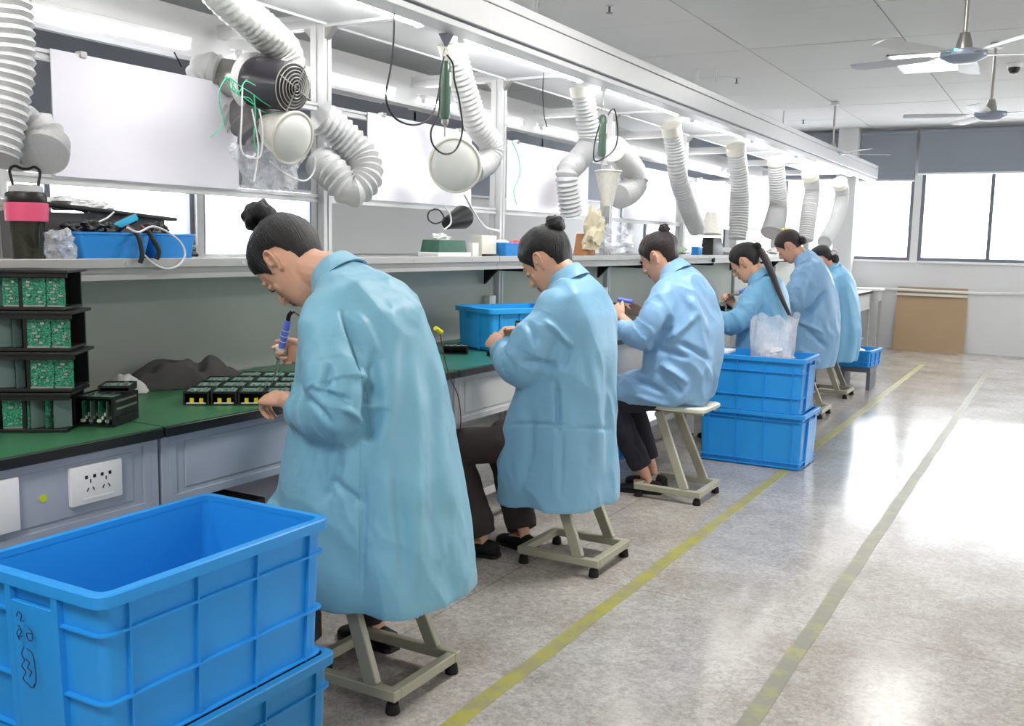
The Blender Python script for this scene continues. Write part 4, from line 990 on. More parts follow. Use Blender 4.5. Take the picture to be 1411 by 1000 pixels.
def module(cx, cy, z, ang, label, tilt=0, grp='black framed circuit modules laid out in rows', W=.082, D=.118, H=.044, yellow=True, hi=0, inner=0):
    t = thing('circuit_module', label, 'module', (0, 0, 0), grp)
    f = MB(); e = .006
    f.bb(-W/2, -W/2+e, -D/2, D/2, 0, H+hi); f.bb(W/2-e, W/2, -D/2, D/2, 0, H+hi)
    f.build('side_frame', M_black, t, local=False)['kind'] = 'stuff'
    MB().bb(-W/2+e, W/2-e, -D/2+.001, D/2-.001, 0, .004).build('base_plate', M_black, t, local=False)
    MB().bb(-W/2+e, W/2-e, D/2-.006, D/2, .004, H).build('rear_frame', M_black, t, local=False)
    MB().bb(-W/2+e, W/2-e, -D/2, -D/2+.005, H-.006, H).build('front_bar', M_black, t, local=False)
    MB().bb(-W/2+e, W/2-e, -D/2+.008, D/2-.010, H-.006, H-.0035).build('circuit_board', M_pcbsheen, t, local=False)
    h = MB()
    for i in range(3): h.bb(-W*.3+i*W*.24, -W*.3+i*W*.24+.010, -D*.25, -D*.12+.02*i, H-.0035, H+.002)
    h.build('heat_sinks', M_chrome, t, local=False)['kind'] = 'stuff'
    if yellow:
        for q in (-.014, .016):
            MB().bb(q-.006, q+.006, -D/2+.002, -D/2+.012, .005, .022).build('yellow_terminal', M_yellow, t, local=False)
        MB().bb(-W/2+e+.004, W/2-e-.004, -D/2-.001, -D/2+.003, .004, .008).build('terminal_strip', M_cream, t, local=False)
    if inner:
        for q in range(inner):
            x = -W/2+e+(W-2*e)*(q+.7)/(inner+.4)
            o = MB().bb(x-.0008, x+.0008, -D/2+.006, D/2-.012, .006, H-.014).build('upright_board', M_pcb if q % 2 == 0 else M_pcbback, t, local=False)
            c_ = MB()
            for i in range(8): c_.bb(x-.006, x+.006, -D/2+.006+.014*i, -D/2+.014+.014*i, .010+.006*(i % 3), .018+.007*(i % 4))
            c_.build('board_parts', M_chrome if q % 2 else M_cream, o, local=False)['kind'] = 'stuff'
        for zz in (.022, .046, .068):
            if zz < H-.012: MB().bb(W/2-.001, W/2+.003, -D/2+.015, D/2-.015, zz, zz+.006).build('slot_bar', M_chrome if zz > .03 else M_black, t, local=False)
    t.location = (cx, cy, z); t.rotation_euler = (R(tilt), 0, R(ang)); return t
u_, w_ = V((.80, .60, 0)), V((-.60, .80, 0)); o_ = V((-2.475, 2.285, .801))
CN = ['leftmost', 'second from the left', 'third from the left', 'rightmost']; RN = ['front', 'second', 'third', 'rear']
for r2 in range(4):
    for c2 in range(4):
        p = o_+u_*(.086*c2+.010*r2)+w_*(.128*r2)
        if p.x > -2.26: continue
        if r2 == 3 and c2 < 1: continue
        module(p.x, p.y, p.z, 36.9+random.uniform(-2, 2), 'black-framed green circuit module in the %s row, %s' % (RN[r2], CN[c2]))
# loose opened module beside the tray stack
module(-2.425, 1.885, .802, 24, 'larger loose circuit module with upright black frame right of the tray stack', grp=None, W=.12, D=.15, H=.085, yellow=False, inner=4)
module(-2.43, 1.93, .888+.001, 40, 'green circuit module lying across the loose black frame beside the tray stack', grp=None, W=.09, D=.10, H=.02, yellow=False, tilt=0)
# second workbench modules
module(at(628, 484, z=.81).x, at(628, 484, z=.81).y, .802, 30, 'single green circuit module on the teal top left of the light blue crate', grp=None, W=.12, D=.10, H=.04, yellow=False)
module(at(687, 487, z=.81).x, at(687, 487, z=.81).y, .802, 20, 'flat black circuit module in front of the light blue crate', grp=None, W=.10, D=.09, H=.022, yellow=False)
for k, (px, py) in enumerate(((862, 418), (990, 412), (1002, 408))):
    q = at(px, py+14, z=.82); module(max(q.x, -2.55), q.y if q.y < 9 else 9, .802, 10*k, ['dark circuit module on the bench before the third worker', 'dark circuit module on the bench by the ponytailed worker, nearer', 'dark circuit module on the bench by the ponytailed worker, farther'][k], grp=None, W=.12, D=.12, H=.05, yellow=False)
# grey cloth cap
def heap(name, label, cat, c, L, W, H, ang, mt, seed, parent=None, fold=.5):
    nu, nv = 44, 26; rot = Matrix.Rotation(R(ang), 3, 'Z'); top = []; vs = []; fs = []
    for i in range(nu+1):
        for j in range(nv+1):
            u, v = i/nu*2-1, j/nv*2-1
            r = math.sqrt(u*u+v*v); k = 1/max(1, r**.35 if r > 1 else 1)
            h = max(0, 1-(abs(u)**2.4))*max(0, 1-abs(v)**2.2)
            nn = noise.noise(V((u*1.6+seed, v*2.0, seed)))
            rd = 1-6*noise.noise(V((u*2.6, v*1.7+u, seed+4)))**2
            z = H*h*(.55+.5*nn+fold*rd*.55)
            vs.append(V(c)+rot @ V((u*L/2*(1+.12*noise.noise(V((v*2, u, seed)))), v*W/2*(1+.2*noise.noise(V((u*2, seed, v)))), max(z, .0)+.003)))
    for i in range(nu):
        for j in range(nv):
            a = i*(nv+1)+j; fs.append((a, a+nv+1, a+nv+2, a+1))
    n0 = len(vs); base = [V((p.x, p.y, c[2]+.0005)) for p in vs]
    mb = MB().add(vs+base, fs+[tuple(n0+q for q in reversed(f)) for f in fs]+[(i, i+1, n0+i+1, n0+i) for i in range(nv)]+[(nu*(nv+1)+i+1, nu*(nv+1)+i, n0+nu*(nv+1)+i, n0+nu*(nv+1)+i+1) for i in range(nv)]
        +[(i*(nv+1)+nv, (i+1)*(nv+1)+nv, n0+(i+1)*(nv+1)+nv, n0+i*(nv+1)+nv) for i in range(nu)]+[((i+1)*(nv+1), i*(nv+1), n0+i*(nv+1), n0+(i+1)*(nv+1)) for i in range(nu)])
    o = mb.build(name, mt, parent, smooth=True)
    if parent is None: tag(o, label, cat)
    return o
q = at(250, 527, z=.80)
t = thing('grey_cloth', 'crumpled dark grey cloth with a white flap lying at the back of the near worktop', 'cloth', (q.x, q.y, .801))
heap('cloth', '', '', (-2.79, 2.52, .801), .46, .18, .115, 60, mat('dark_grey_fabric', (.27, .265, .265), .9, var=.2, bump=.5, bscale=25), 3, t, .55)
heap('white_flap', '', '', (-2.85, 2.30, .801), .15, .13, .06, 40, mat('pale_grey_fabric', (.82, .82, .80), .9), 8, t)
# red wire with yellow connector in front of the bench, beside the first worker
t = thing('test_lead', 'thin red and black test lead with yellow plug hanging over the bench edge', 'cable', at(604, 455, x=-2.2))
cable('lead', [at(a, b, x=-2.20) for a, b in ((606, 458), (612, 490), (620, 520), (631, 545), (635, 575), (634, 598), (634, 640))], .0022, mat('dark_red_wire', (.45, .16, .16), .5), parent=t)
MB().tube([at(600, 452, x=-2.2), at(608, 458, x=-2.2)], .010, 10).build('yellow_plug', M_yellow, t, smooth=True)
for k, (px, py) in enumerate(((690, 408), (826, 402), (845, 402))):
    q = at(px, py, x=-2.86)
    t = thing('wall_socket_box', 'small white socket box on the divider under the shelf, '+ORD[k]+' one seen', 'socket', (-2.94, q.y, .97))
    MB().box((-2.935, q.y, .98), (.045, .07, .11)).build('box_body', M_outlet, t, bev=.005)

# ================================================================== STOOLS
def stool(cx, cy, label, ang=0, lean=.17, sx_=1.0):
    t = thing('work_stool', label, 'stool', (0, 0, 0), 'work stools')
    hx, hy, rw = .185, .175, .032
    z0 = .042; h = .032
    for (a, b, c, d) in ((-hx, hx, -hy, -hy+rw), (-hx, hx, hy-rw, hy)): MB().bb(a, b, c, d, z0, z0+h).build('base_rail', M_steel, t, bev=.003, seg=1, local=False)
    for (a, b, c, d) in ((-hx, -hx+rw, -hy+rw, hy-rw), (hx-rw, hx, -hy+rw, hy-rw)): MB().bb(a, b, c, d, z0, z0+h).build('base_rail', M_steel, t, bev=.003, seg=1, local=False)
    for sx in (-1, 1):
        for sy in (-1, 1):
            MB().lathe([(.020, 0), (.022, .006), (.018, .03), (.012, .032), (.012, .043)], (sx*(hx-.022), sy*(hy-.02), 0), n=16).build('rubber_foot', M_rubber, t, smooth=True, local=False)
    for sy in (-1, 1):
        MB().bar((.095, sy*(hy-.018), z0+h-.004), (.095-lean, sy*(hy-.05), .468), .026, .046, (1, 0, 0)).build('leg', M_steel, t, bev=.003, seg=1, local=False)
    MB().bar((.095-lean, -hy+.04, .455), (.095-lean, hy-.04, .455), .045, .022).build('seat_cross_bar', M_steel, t, bev=.002, seg=1, local=False)
    xe = .01-.17*(1-sx_)+.15*sx_
    MB().bar((-.13, -.10, .474), (xe, -.10, .474), .025, .015).build('seat_rail', M_steel, t, local=False)
    MB().bar((-.13, .10, .474), (xe, .10, .474), .025, .015).build('seat_rail', M_steel, t, local=False)
    MB().rings([*[rrect(.01-.17*(1-sx_), 0, h_*sx_, v_*(.5+.5*sx_), .04, z_) for h_, v_, z_ in ((.165, .15, .482), (.17, .155, .488), (.17, .155, .502), (.16, .145, .508))]]).build('seat', M_cream, t, smooth=True, local=False)
    t.location = (cx, cy, 0); t.rotation_euler = (0, 0, R(ang)); return t
stool(-1.755, 2.32, 'cream painted metal stool under the nearest worker', sx_=.8)
stool(-1.755, 3.69, 'cream painted metal stool under the second worker', sx_=.62)
stool(-1.765, 4.99, 'cream painted metal stool under the third worker, seat edge showing')
stool(-1.78, 6.86, 'metal stool of the ponytailed worker, hidden behind the far crates')
stool(-1.80, 8.05, 'metal stool of the worker with the yellow hair clip, past the far crates')
stool(-1.84, 9.25, 'metal stool of the farthest worker')

# ================================================================== PEOPLE
def remesh(mb, voxel, iters=2):
    me = bpy.data.meshes.new('tmp'); me.from_pydata(mb.v, [], mb.f)
    bm = bmesh.new(); bm.from_mesh(me); bmesh.ops.triangulate(bm, faces=[f for f in bm.faces if len(f.verts) > 4]); bm.to_mesh(me); bm.free()
    o = bpy.data.objects.new('tmp', me); COL.objects.link(o)
    md = o.modifiers.new('r', 'REMESH'); md.mode = 'VOXEL'; md.voxel_size = voxel; md.adaptivity = 0
    dg = bpy.context.evaluated_depsgraph_get(); out = bpy.data.meshes.new_from_object(o.evaluated_get(dg))
    bpy.data.objects.remove(o); bpy.data.meshes.remove(me)
    co = np.empty(len(out.vertices)*3); out.vertices.foreach_get('co', co); co = co.reshape(-1, 3)
    ed = np.empty(len(out.edges)*2, int); out.edges.foreach_get('vertices', ed); ed = ed.reshape(-1, 2)
    co = smooth(co, ed, iters)
    return out, co, ed
def smooth(co, ed, iters, w=.6):
    n = len(co); deg = np.bincount(ed.ravel(), minlength=n)[:, None].astype(float); deg[deg == 0] = 1
    for k in range(iters):
        s = np.zeros_like(co)
        for c in range(3):
            s[:, c] = np.bincount(ed[:, 0], co[ed[:, 1], c], n)+np.bincount(ed[:, 1], co[ed[:, 0], c], n)
        ww = w if k % 2 == 0 else -w*.9
        co = co+(s/deg-co)*(w if iters < 3 else ww)
    return co
def setco(me, co):
    me.vertices.foreach_set('co', co.ravel()); me.update()
def normals(me):
    n = np.empty(len(me.vertices)*3); me.vertices.foreach_get('normal', n); return n.reshape(-1, 3)
def finish(name, me, mts, parent, smooth_=True):
    me.name = name; me.materials.clear()
    for q in mts: me.materials.append(q)
    for p in me.polygons: p.use_smooth = True
    me.transform(Matrix.Translation(-V(parent.location)))
    o = bpy.data.objects.new(name, me); COL.objects.link(o); o.parent = parent
    return o
# head profile: height, front, back, half width
HP = [(-.120, .050, .012, .016), (-.114, .066, -.006, .030), (-.100, .074, -.022, .042), (-.082, .078, -.044, .052), (-.060, .082, -.062, .059), (-.035, .083, -.080, .066),
      (-.010, .080, -.092, .071), (.012, .084, -.098, .074), (.035, .089, -.101, .076), (.055, .086, -.100, .0755), (.075, .076, -.093, .071), (.093, .059, -.078, .060), (.106, .036, -.055, .042), (.114, .008, -.025, .016)]
def hp(u):
    for a, b in zip(HP, HP[1:]):
        if u <= b[0]:
            q = max(0, (u-a[0])/(b[0]-a[0])); return [a[i]+(b[i]-a[i])*q for i in (1, 2, 3)]
    return HP[-1][1:]
def hpt(th, u, off=0):
    f, b, w = hp(u); c = (f+b)/2; r = (f-b)/2
    ct, st = math.cos(th), math.sin(th); e = 2/2.25
    x = math.copysign(abs(ct)**e, ct); y = math.copysign(abs(st)**e, st)
    return V((c+x*(r+off), y*(w+off), u))
class Head:
    def __init__(s, C, pitch, yaw=0, roll=0, S=1.05):
        p = R(pitch); f = V((-math.cos(p), 0, -math.sin(p))); u = V((-math.sin(p), 0, math.cos(p)))
        rot = Matrix.Rotation(R(yaw), 3, 'Z'); f = rot @ f; u = rot @ u; l = u.cross(f)
        if roll:
            q = Matrix.Rotation(R(roll), 3, f); u = q @ u; l = q @ l
        s.C, s.f, s.l, s.u, s.S = V(C), f, l, u, S
        s.M = Matrix((f, l, u)).transposed()
    def w(s, p): return s.C+s.M @ (V(p)*s.S)
    def mesh(s, mb):
        k = len(mb.v); n = 28
        mb.rings([[s.w(hpt(2*math.pi*j/n, r[0])) for j in range(n)] for r in HP])
        M_ = s.M
        def el(c, rx, ry, rz, rot=None): mb.ell(s.w(c), rx*s.S, ry*s.S, rz*s.S, 8, M_ @ rot if rot else M_)
        # nose
        mb.tube([s.w((.084, 0, .012)), s.w((.093, 0, -.006)), s.w((.103, 0, -.024)), s.w((.104, 0, -.034)), s.w((.090, 0, -.040))], [.006*s.S, .0075*s.S, .0095*s.S, .0105*s.S, .008*s.S], 10)
        for q in (-1, 1):
            el((.092, q*.0105, -.035), .009, .0075, .007)
            el((.074, q*.031, .000), .013, .016, .010)          # eyelid
            el((.080, q*.030, .021), .008, .020, .006)          # brow ridge
            el((.048, q*.036, -.030), .022, .024, .026)         # cheek
        el((.083, 0, -.0575), .010, .022, .0060); el((.0825, 0, -.069), .0095, .019, .0065)
        el((.060, 0, -.100), .016, .020, .014)
        # ears
        for q in (-1, 1):
            b = lambda x, z, o=.0: s.w((x, q*(.074+o), z))
            mb.tube(spline([b(.004, -.006, .002), b(.002, .014, .006), b(-.010, .026, .011), b(-.024, .021, .016), b(-.028, .004, .017), b(-.021, -.016, .011), b(-.010, -.030, .004), b(-.002, -.032, .002)], .004), .0052*s.S, 8)
            mb.tube(spline([b(-.006, .010, .004), b(-.016, .006, .009), b(-.016, -.008, .008), b(-.006, -.018, .004)], .004), .0042*s.S, 8)
            el((-.008, q*.073, -.028), .008, .006, .009)
            el((-.012, q*.075, .0), .014, .005, .022)
    def hair(s, parent, bun, strands=M_hair, front=.070, nape=-.075, thick=.014):
        nt, nv = 72, 22; vs = []; fs = []; at_ = []
        bd = (s.M.transposed() @ ((V(bun)-s.C).normalized()))
        e1 = bd.orthogonal().normalized(); e2 = bd.cross(e1)
        def hl(a):
            a = abs(((a+math.pi) % (2*math.pi))-math.pi); d = math.degrees(a)
            K = [(0, front), (25, front-.004), (45, .045), (62, .020), (72, -.012), (80, .018), (92, .034), (108, .020), (122, -.020), (140, -.055), (160, nape), (180, nape-.004)]
            for (a0, z0), (a1, z1) in zip(K, K[1:]):
                if d <= a1:
                    q = (d-a0)/(a1-a0); q = q*q*(3-2*q); return z0+(z1-z0)*q
            return nape
        for lay in (0, 1):
            for i in range(nv+1):
                for j in range(nt):
                    th = 2*math.pi*j/nt; q = i/nv; z1 = hl(th)+.004*noise.noise(V((math.cos(th)*11, math.sin(th)*11, 1.5)))
                    u = .1139-(.1139-z1)*(q**1.25)
                    o = (thick*(1-q**2.4)+.0022) if lay == 0 else -.006
                    p = hpt(th, u, o)
                    if lay == 0:
                        up = max(0, 1-q*2.2); p = p+V((0, 0, o*up))
                        d = p.normalized(); a = math.atan2(d.dot(e2), d.dot(e1))
                        p = p+d*(.0016*noise.noise(V((math.cos(a)*9, math.sin(a)*9, d.dot(bd)*1.5)))+.0028*noise.noise(V((math.cos(a)*3, math.sin(a)*3, d.dot(bd)))))
                        at_.append(a)
                    else: at_.append(0)
                    vs.append(s.w(p))
        for lay in (0, 1):
            b0 = lay*(nv+1)*nt
            for i in range(nv):
                for j in range(nt):
                    a = b0+i*nt+j; b = b0+i*nt+(j+1) % nt; c = b+nt; d = a+nt
                    fs.append((a, d, c, b) if lay == 0 else (a, b, c, d))
            fs.append(tuple(b0+j for j in (range(nt) if lay == 0 else reversed(range(nt)))))
        b0 = (nv+1)*nt
        for j in range(nt):
            a = nv*nt+j; b = nv*nt+(j+1) % nt; fs.append((a, b0+a, b0+b, b))
        o = MB().add(vs, fs).build('hair', strands, parent, smooth=True)
        A = o.data.attributes.new('strand', 'FLOAT', 'POINT'); A.data.foreach_set('value', np.array(at_, np.float32))
        return o
def strand_mat(mm):
    n, l, p = nodes(mm)
    at_ = n.new('ShaderNodeAttribute'); at_.attribute_name = 'strand'
    mu = n.new('ShaderNodeMath'); mu.operation = 'MULTIPLY'; mu.inputs[1].default_value = 26; l.new(at_.outputs['Fac'], mu.inputs[0])
    nz = n.new('ShaderNodeTexNoise'); nz.noise_dimensions = '1D'; nz.inputs['Scale'].default_value = 1; nz.inputs['Detail'].default_value = 3; l.new(mu.outputs[0], nz.inputs['W'])
    bp = n.new('ShaderNodeBump'); bp.inputs['Strength'].default_value = .7; bp.inputs['Distance'].default_value = .004
    l.new(nz.outputs[0], bp.inputs['Height'])
    old = p.inputs['Normal'].links[0].from_socket; l.new(old, bp.inputs['Normal']); l.new(bp.outputs[0], p.inputs['Normal'])
for q in (M_hair, M_hair2): strand_mat(q)
def bun(c, r, mt, parent, name='hair_bun', seed=0, ax=(0, 0, 1), squash=.85):
    nu, nv = 26, 44; vs = []; at_ = []; A = V(ax).normalized(); e1 = A.orthogonal().normalized(); e2 = A.cross(e1)
    rs = []
    for i in range(1, nu):
        ph = math.pi*i/nu; ring = []
        for j in range(nv):
            th = 2*math.pi*j/nv; sp = 2*th+ph*2.6+seed
            d = e1*math.sin(ph)*math.cos(th)+e2*math.sin(ph)*math.sin(th)+A*math.cos(ph)*squash
            k = 1+.10*abs(math.sin(sp*.75))+.05*math.sin(sp*3+seed)+.16*noise.noise(d*2.2+V((seed, 0, 0)))
            ring.append(V(c)+d*r*k); at_.append(sp*.5)
        rs.append(ring)
    o = MB().rings(rs).build(name, mt, parent, smooth=True)
    a = o.data.attributes.new('strand', 'FLOAT', 'POINT'); a.data.foreach_set('value', np.array(at_, np.float32))
    return o
def wisps(pts_list, mt, parent, r=.0005):
    mb = MB()
    for pts in pts_list: mb.tube(spline(pts, .01), r, 4)
    o = mb.build('loose_strands', mt, parent); o['kind'] = 'stuff'
    return o
def hand_mb(mb, wrist, d, n, right, curl=(40, 50, 30), S=1.0, spread=.0, thumb=(35, 25), fcurl=None):
    """hand grown from the wrist: palm, four fingers of unequal length bent at three joints, thumb from the side of the palm"""
    d = V(d).normalized(); n = V(n); n = (n-d*n.dot(d)).normalized(); s = d.cross(n)*(1 if right else -1)   # s points to the thumb side
    W = V(wrist)
    def ring(c, hw, ht, dd=d, m_=14): return [c+s*hw*math.cos(2*math.pi*j/m_)+n*ht*math.sin(2*math.pi*j/m_) for j in range(m_)]
    mb.rings([ring(W-d*.03*S, .024*S, .019*S), ring(W, .025*S, .018*S), ring(W+d*.02*S, .031*S, .017*S), ring(W+d*.05*S, .038*S, .0155*S), ring(W+d*.078*S+n*.002, .039*S, .013*S), ring(W+d*.092*S+n*.003, .034*S, .009*S)])
    L = [(.040, .024, .020), (.044, .028, .021), (.041, .026, .020), (.032, .020, .018)]
    for k in range(4):
        off = (.028-.0187*k)*S
        p = W+d*(.084-.004*abs(k-1))*S+s*off+n*.001
        ang = 0; dirx = (d+s*(spread*(1.5-k)*.12)).normalized(); pts = [p-dirx*.02*S, p]; c = fcurl[k] if fcurl else curl
        for q in range(3):
            ang += R(c[q]); dd = dirx*math.cos(ang)+n*math.sin(ang); p = p+dd*L[k][q]*S; pts.append(p)
        rr = [.0088, .0092, .0082, .0072, .0058]; sc = [1, 1.03, .98, .88][k]
        mb.tube(pts, [x*S*sc for x in rr], 10)
        mb.ell(pts[-1], .0058*S*sc, .0058*S*sc, .0058*S*sc, 6)
        for q in (1, 2, 3): mb.ell(pts[q], rr[q]*S*sc*1.02, rr[q]*S*sc*1.02, rr[q]*S*sc*1.02, 6)
    t1, t2 = R(thumb[0]), R(thumb[1])
    p = W+d*.022*S+s*.026*S; v1 = (d*math.cos(t1)+s*math.sin(t1)*.8+n*math.sin(t1)*.5).normalized()
    p1 = p+v1*.038*S; v2 = (d*math.cos(t2)+n*math.sin(t2)+s*.15).normalized(); p2 = p1+v2*.032*S; p3 = p2+(v2+n*.3).normalized()*.024*S
    mb.tube([p-v1*.01, p, p1, p2, p3], [.011*S, .0135*S, .0105*S, .0092*S, .0068*S], 10); mb.ell(p3, .0068*S, .0068*S, .0068*S, 6)
    for q, r_ in ((p1, .0107), (p2, .0094)): mb.ell(q, r_*S, r_*S, r_*S, 6)
def proj(P_):
    """camera projection used only to look up where a crease runs"""
    d = P_-np.array(EYE); F, R_, U = (np.array(v) for v in (_F, _R, _U))
    w = d @ F; a = d @ R_/w*FPX; b = d @ U/w*FPX
    return np.stack([CXP+a*cr_+b*sr_, CYP+a*sr_-b*cr_], 1), w
def oval(c, a, b, tilt, yaw, n=40, e=2.3, flute=0, seed=0, fz=0, fr=2.2):
    t = R(tilt); U_ = V((math.cos(t), 0, math.sin(t))); V_ = V((0, 1, 0)); rot = Matrix.Rotation(R(yaw), 3, 'Z')
    U_ = rot @ U_; V_ = rot @ V_; out = []
    for j in range(n):
        th = 2*math.pi*j/n; ct, st = math.cos(th), math.sin(th)
        k = 1+flute*(noise.noise(V((ct*fr, st*fr, fz*.8+seed)))*1.6)
        out.append(V(c)+U_*math.copysign(abs(ct)**(2/e), ct)*a*k+V_*math.copysign(abs(st)**(2/e), st)*b*k)
    return out
def coat_mesh(parent, spec, mt, voxel, seed):
    cy = spec['cy']; yaw = spec.get('yaw', 0); rs = []
    R_ = spec['rings']; nR = len(R_)
    ctr = V((R_[4][0], cy, 0))
    for i, r in enumerate(R_):
        cx, cz, a, b, tl = r[:5]; oy = r[5] if len(r) > 5 else 0
        q = max(0, (i-3)/(nR-4)); fl = .012+.075*q
        rs.append(oval((cx, cy+oy, cz), a, b, tl, yaw, 48, flute=fl, seed=seed, fz=cz, fr=2.0))
    mb = MB().rings(rs)
    axes = []
    for sl in spec['sleeves']:
        pts = [V(p[:3]) for p in sl]; rad = [p[3] for p in sl]
        sp = spline(pts, .02); 
        # radius along the spline by nearest parameter
        cum = [0]
        for a, b in zip(pts, pts[1:]): cum.append(cum[-1]+(b-a).length)
        scum = [0]
        for a, b in zip(sp, sp[1:]): scum.append(scum[-1]+(b-a).length)
        rr = [float(np.interp(s_*cum[-1]/scum[-1], cum, rad))*(1+.05*noise.noise(V((s_*22, seed, 2)))) for s_ in scum]
        mb.tube(sp, rr, 20); axes.append((sp, scum, rr))
        mb.ell(sp[0], rr[0], rr[0], rr[0], 8)
    for th in spec.get('extra', []):
        mb.tube(spline([V(p[:3]) for p in th], .03), list(np.interp(np.linspace(0, 1, len(spline([V(p[:3]) for p in th], .03))), np.linspace(0, 1, len(th)), [p[3] for p in th])), 20, flat=th[0][4] if len(th[0]) > 4 else 1)
    me, co, ed = remesh(mb, voxel, 0)
    n_sm = int(round((.011/voxel)**2*5))
    for _ in range(max(2, n_sm)): co = smooth(co, ed, 2, .5)
    setco(me, co); nm = normals(me)
    # cloth relief
    disp = np.zeros(len(co)); hz = spec['hem']; topz = R_[0][1]
    AX = [(np.array([list(p) for p in sp]), np.array(sc), np.array(rr)) for sp, sc, rr in axes]
    sl_w = np.zeros(len(co)); sl_s = np.zeros(len(co)); sl_L = np.ones(len(co))
    for pts, sc, rr in AX:
        d2 = ((co[:, None, :]-pts[None, ::2, :])**2).sum(2); k = d2.argmin(1); d = np.sqrt(d2[np.arange(len(co)), k]); r_ = rr[::2][k]
        w = np.clip(1.6-d/r_*1.0, 0, 1); w *= np.clip(sc[::2][k]/.12, 0, 1)
        m_ = w > sl_w; sl_w[m_] = w[m_]; sl_s[m_] = sc[::2][k][m_]; sl_L[m_] = sc[-1]
    ns = noise.noise; sd = seed*3.7
    fa = spec.get('wr', 1.0)
    for i in range(len(co)):
        x, y, z = co[i]; tw = 1-sl_w[i]
        low = min(1, max(0, (topz-.12-z)/.45))
        v = 0.0
        v += tw*low*.013*ns(V((x*9+sd, y*9, z*1.3)))                                  # long vertical drapes
        wx = .5*ns(V((x*3+sd, y*3, z*3)))
        n1 = ns(V(((x+y)*4.6+z*1.8+sd+wx, (y-x)*3.6, z*1.9+wx+sd)))
        v += fa*.013*(.45-2*abs(n1))
        n2 = ns(V(((x-y)*8.5-z*4.0+sd, (x+y)*7.0+wx, z*4.2+sd)))
        msk = min(1, max(0, .5+2.2*ns(V((x*4, y*4+sd, z*4)))))
        v += fa*msk*.0078*(.4-2*abs(n2))
        n3 = ns(V(((x+y)*15+z*7+sd, (x-y)*13, z*9+wx)))
        v += fa*msk*.0026*(.4-2*abs(n3))
        if sl_w[i] > .05:
            s_ = sl_s[i]; e = math.exp(-((s_-sl_L[i]*.52)/.12)**2)+.8*math.exp(-((s_-sl_L[i])/.09)**2)+.15
            q = ns(V((s_*12+.9*math.sin(x*9+y*11+z*7), seed*1.3+(x+y+z)*2.2, sd)))
            v += sl_w[i]*e*.017*(.4-2*abs(q))
        disp[i] = v
    px, dep = proj(co); toe = np.array(EYE)-co; toe /= np.linalg.norm(toe, axis=1)[:, None]
    face = np.clip((nm*toe).sum(1)*2.0, 0, 1)
    for (x0, y0, x1, y1, w, amp) in spec.get('folds', []):
        d = np.array([x1-x0, y1-y0], float); L = np.hypot(*d); d /= L; q = px-np.array([x0, y0]); t_ = q @ d; o_ = q @ np.array([-d[1], d[0]])
        o_ = o_+(np.sin(t_/L*3.1)*w*.5)
        env = np.clip(t_/L*4, 0, 1)*np.clip((1-t_/L)*4, 0, 1); env = np.where((t_ < 0) | (t_ > L), 0, env)
        disp += face*env*amp*1.6*np.exp(-(o_/w)**2)
    co = co+nm*disp[:, None]
    # cut the hem open
    setco(me, co); nm = normals(me)
    bm = bmesh.new(); bm.from_mesh(me); bm.faces.ensure_lookup_table()
    cut = [f for f in bm.faces if f.normal.z < -.45 and f.calc_center_median().z < hz+spec.get('hemtol', .03)]
    cuffs = []
    for pts, sc, rr in AX:
        e = V(pts[-1]); d_ = V(pts[-1]-pts[-4]).normalized(); r_ = rr[-1]
        cuffs += [f for f in bm.faces if f.normal.dot(d_) > .75 and (f.calc_center_median()-e).length < r_*1.2 and (f.calc_center_median()-e).dot(d_) > -.014]
    bmesh.ops.delete(bm, geom=list(set(cut+cuffs)), context='FACES')
    bm.to_mesh(me); bm.free()
    return finish('coat', me, [mt], parent)
def seam(parent, coat, pts, r, mt, name='seam'):
    """thin raised seam lying on the coat"""
    from mathutils.bvhtree import BVHTree
    me = coat.data; off = V(parent.location)
    bvh = BVHTree.FromPolygons([v.co+off for v in me.vertices], [tuple(p.vertices) for p in me.polygons])
    out = []
    for a, b in zip(pts, pts[1:]):
        for k in range(14):
            q = k/14; X, Y_ = a[0]+(b[0]-a[0])*q, a[1]+(b[1]-a[1])*q
            d = (at(X, Y_, y=10)-EYE).normalized(); h = bvh.ray_cast(EYE, d)
            if h[0] is not None: out.append(h[0]+h[1]*.0006)
    if len(out) > 3:
        o = MB().tube(out, r, 6).build(name, mt, parent, smooth=True); return o
def shoe(pos, d, parent, mt=M_rubber, L=.24, sole=None):
    d = V(d); d.z = 0; d.normalize(); s = V((-d.y, d.x, 0)); p = V(pos); rs = []
    for q, w, h, z in ((-.09, .022, .045, .03), (-.08, .034, .055, .035), (-.03, .036, .062, .04), (.03, .040, .050, .032), (.09, .046, .036, .024), (.13, .040, .030, .021), (.152, .018, .020, .016)):
        c = p+d*q*L/.24
        rs.append([c+s*w*math.cos(2*math.pi*j/16)+V((0, 0, max(.012, z+(h-.0)*.55*math.sin(2*math.pi*j/16)))) for j in range(16)])
    o = MB().rings(rs).build('shoe', mt, parent, smooth=True)
    rs = []
    for q, w in ((-.095, .022), (-.08, .036), (-.03, .037), (.03, .042), (.09, .048), (.13, .042), (.156, .018)):
        c = p+d*q*L/.24; rs.append([c+s*w+V((0, 0, .001)), c-s*w+V((0, 0, .001)), c-s*w+V((0, 0, .016)), c+s*w+V((0, 0, .016))])
    MB().rings(rs).build('sole', sole or M_black, o, local=False)
    o2 = o.children[0] if o.children else None
    if o2 is not None: o2.data.transform(Matrix.Translation(-V(parent.location)))
    return o
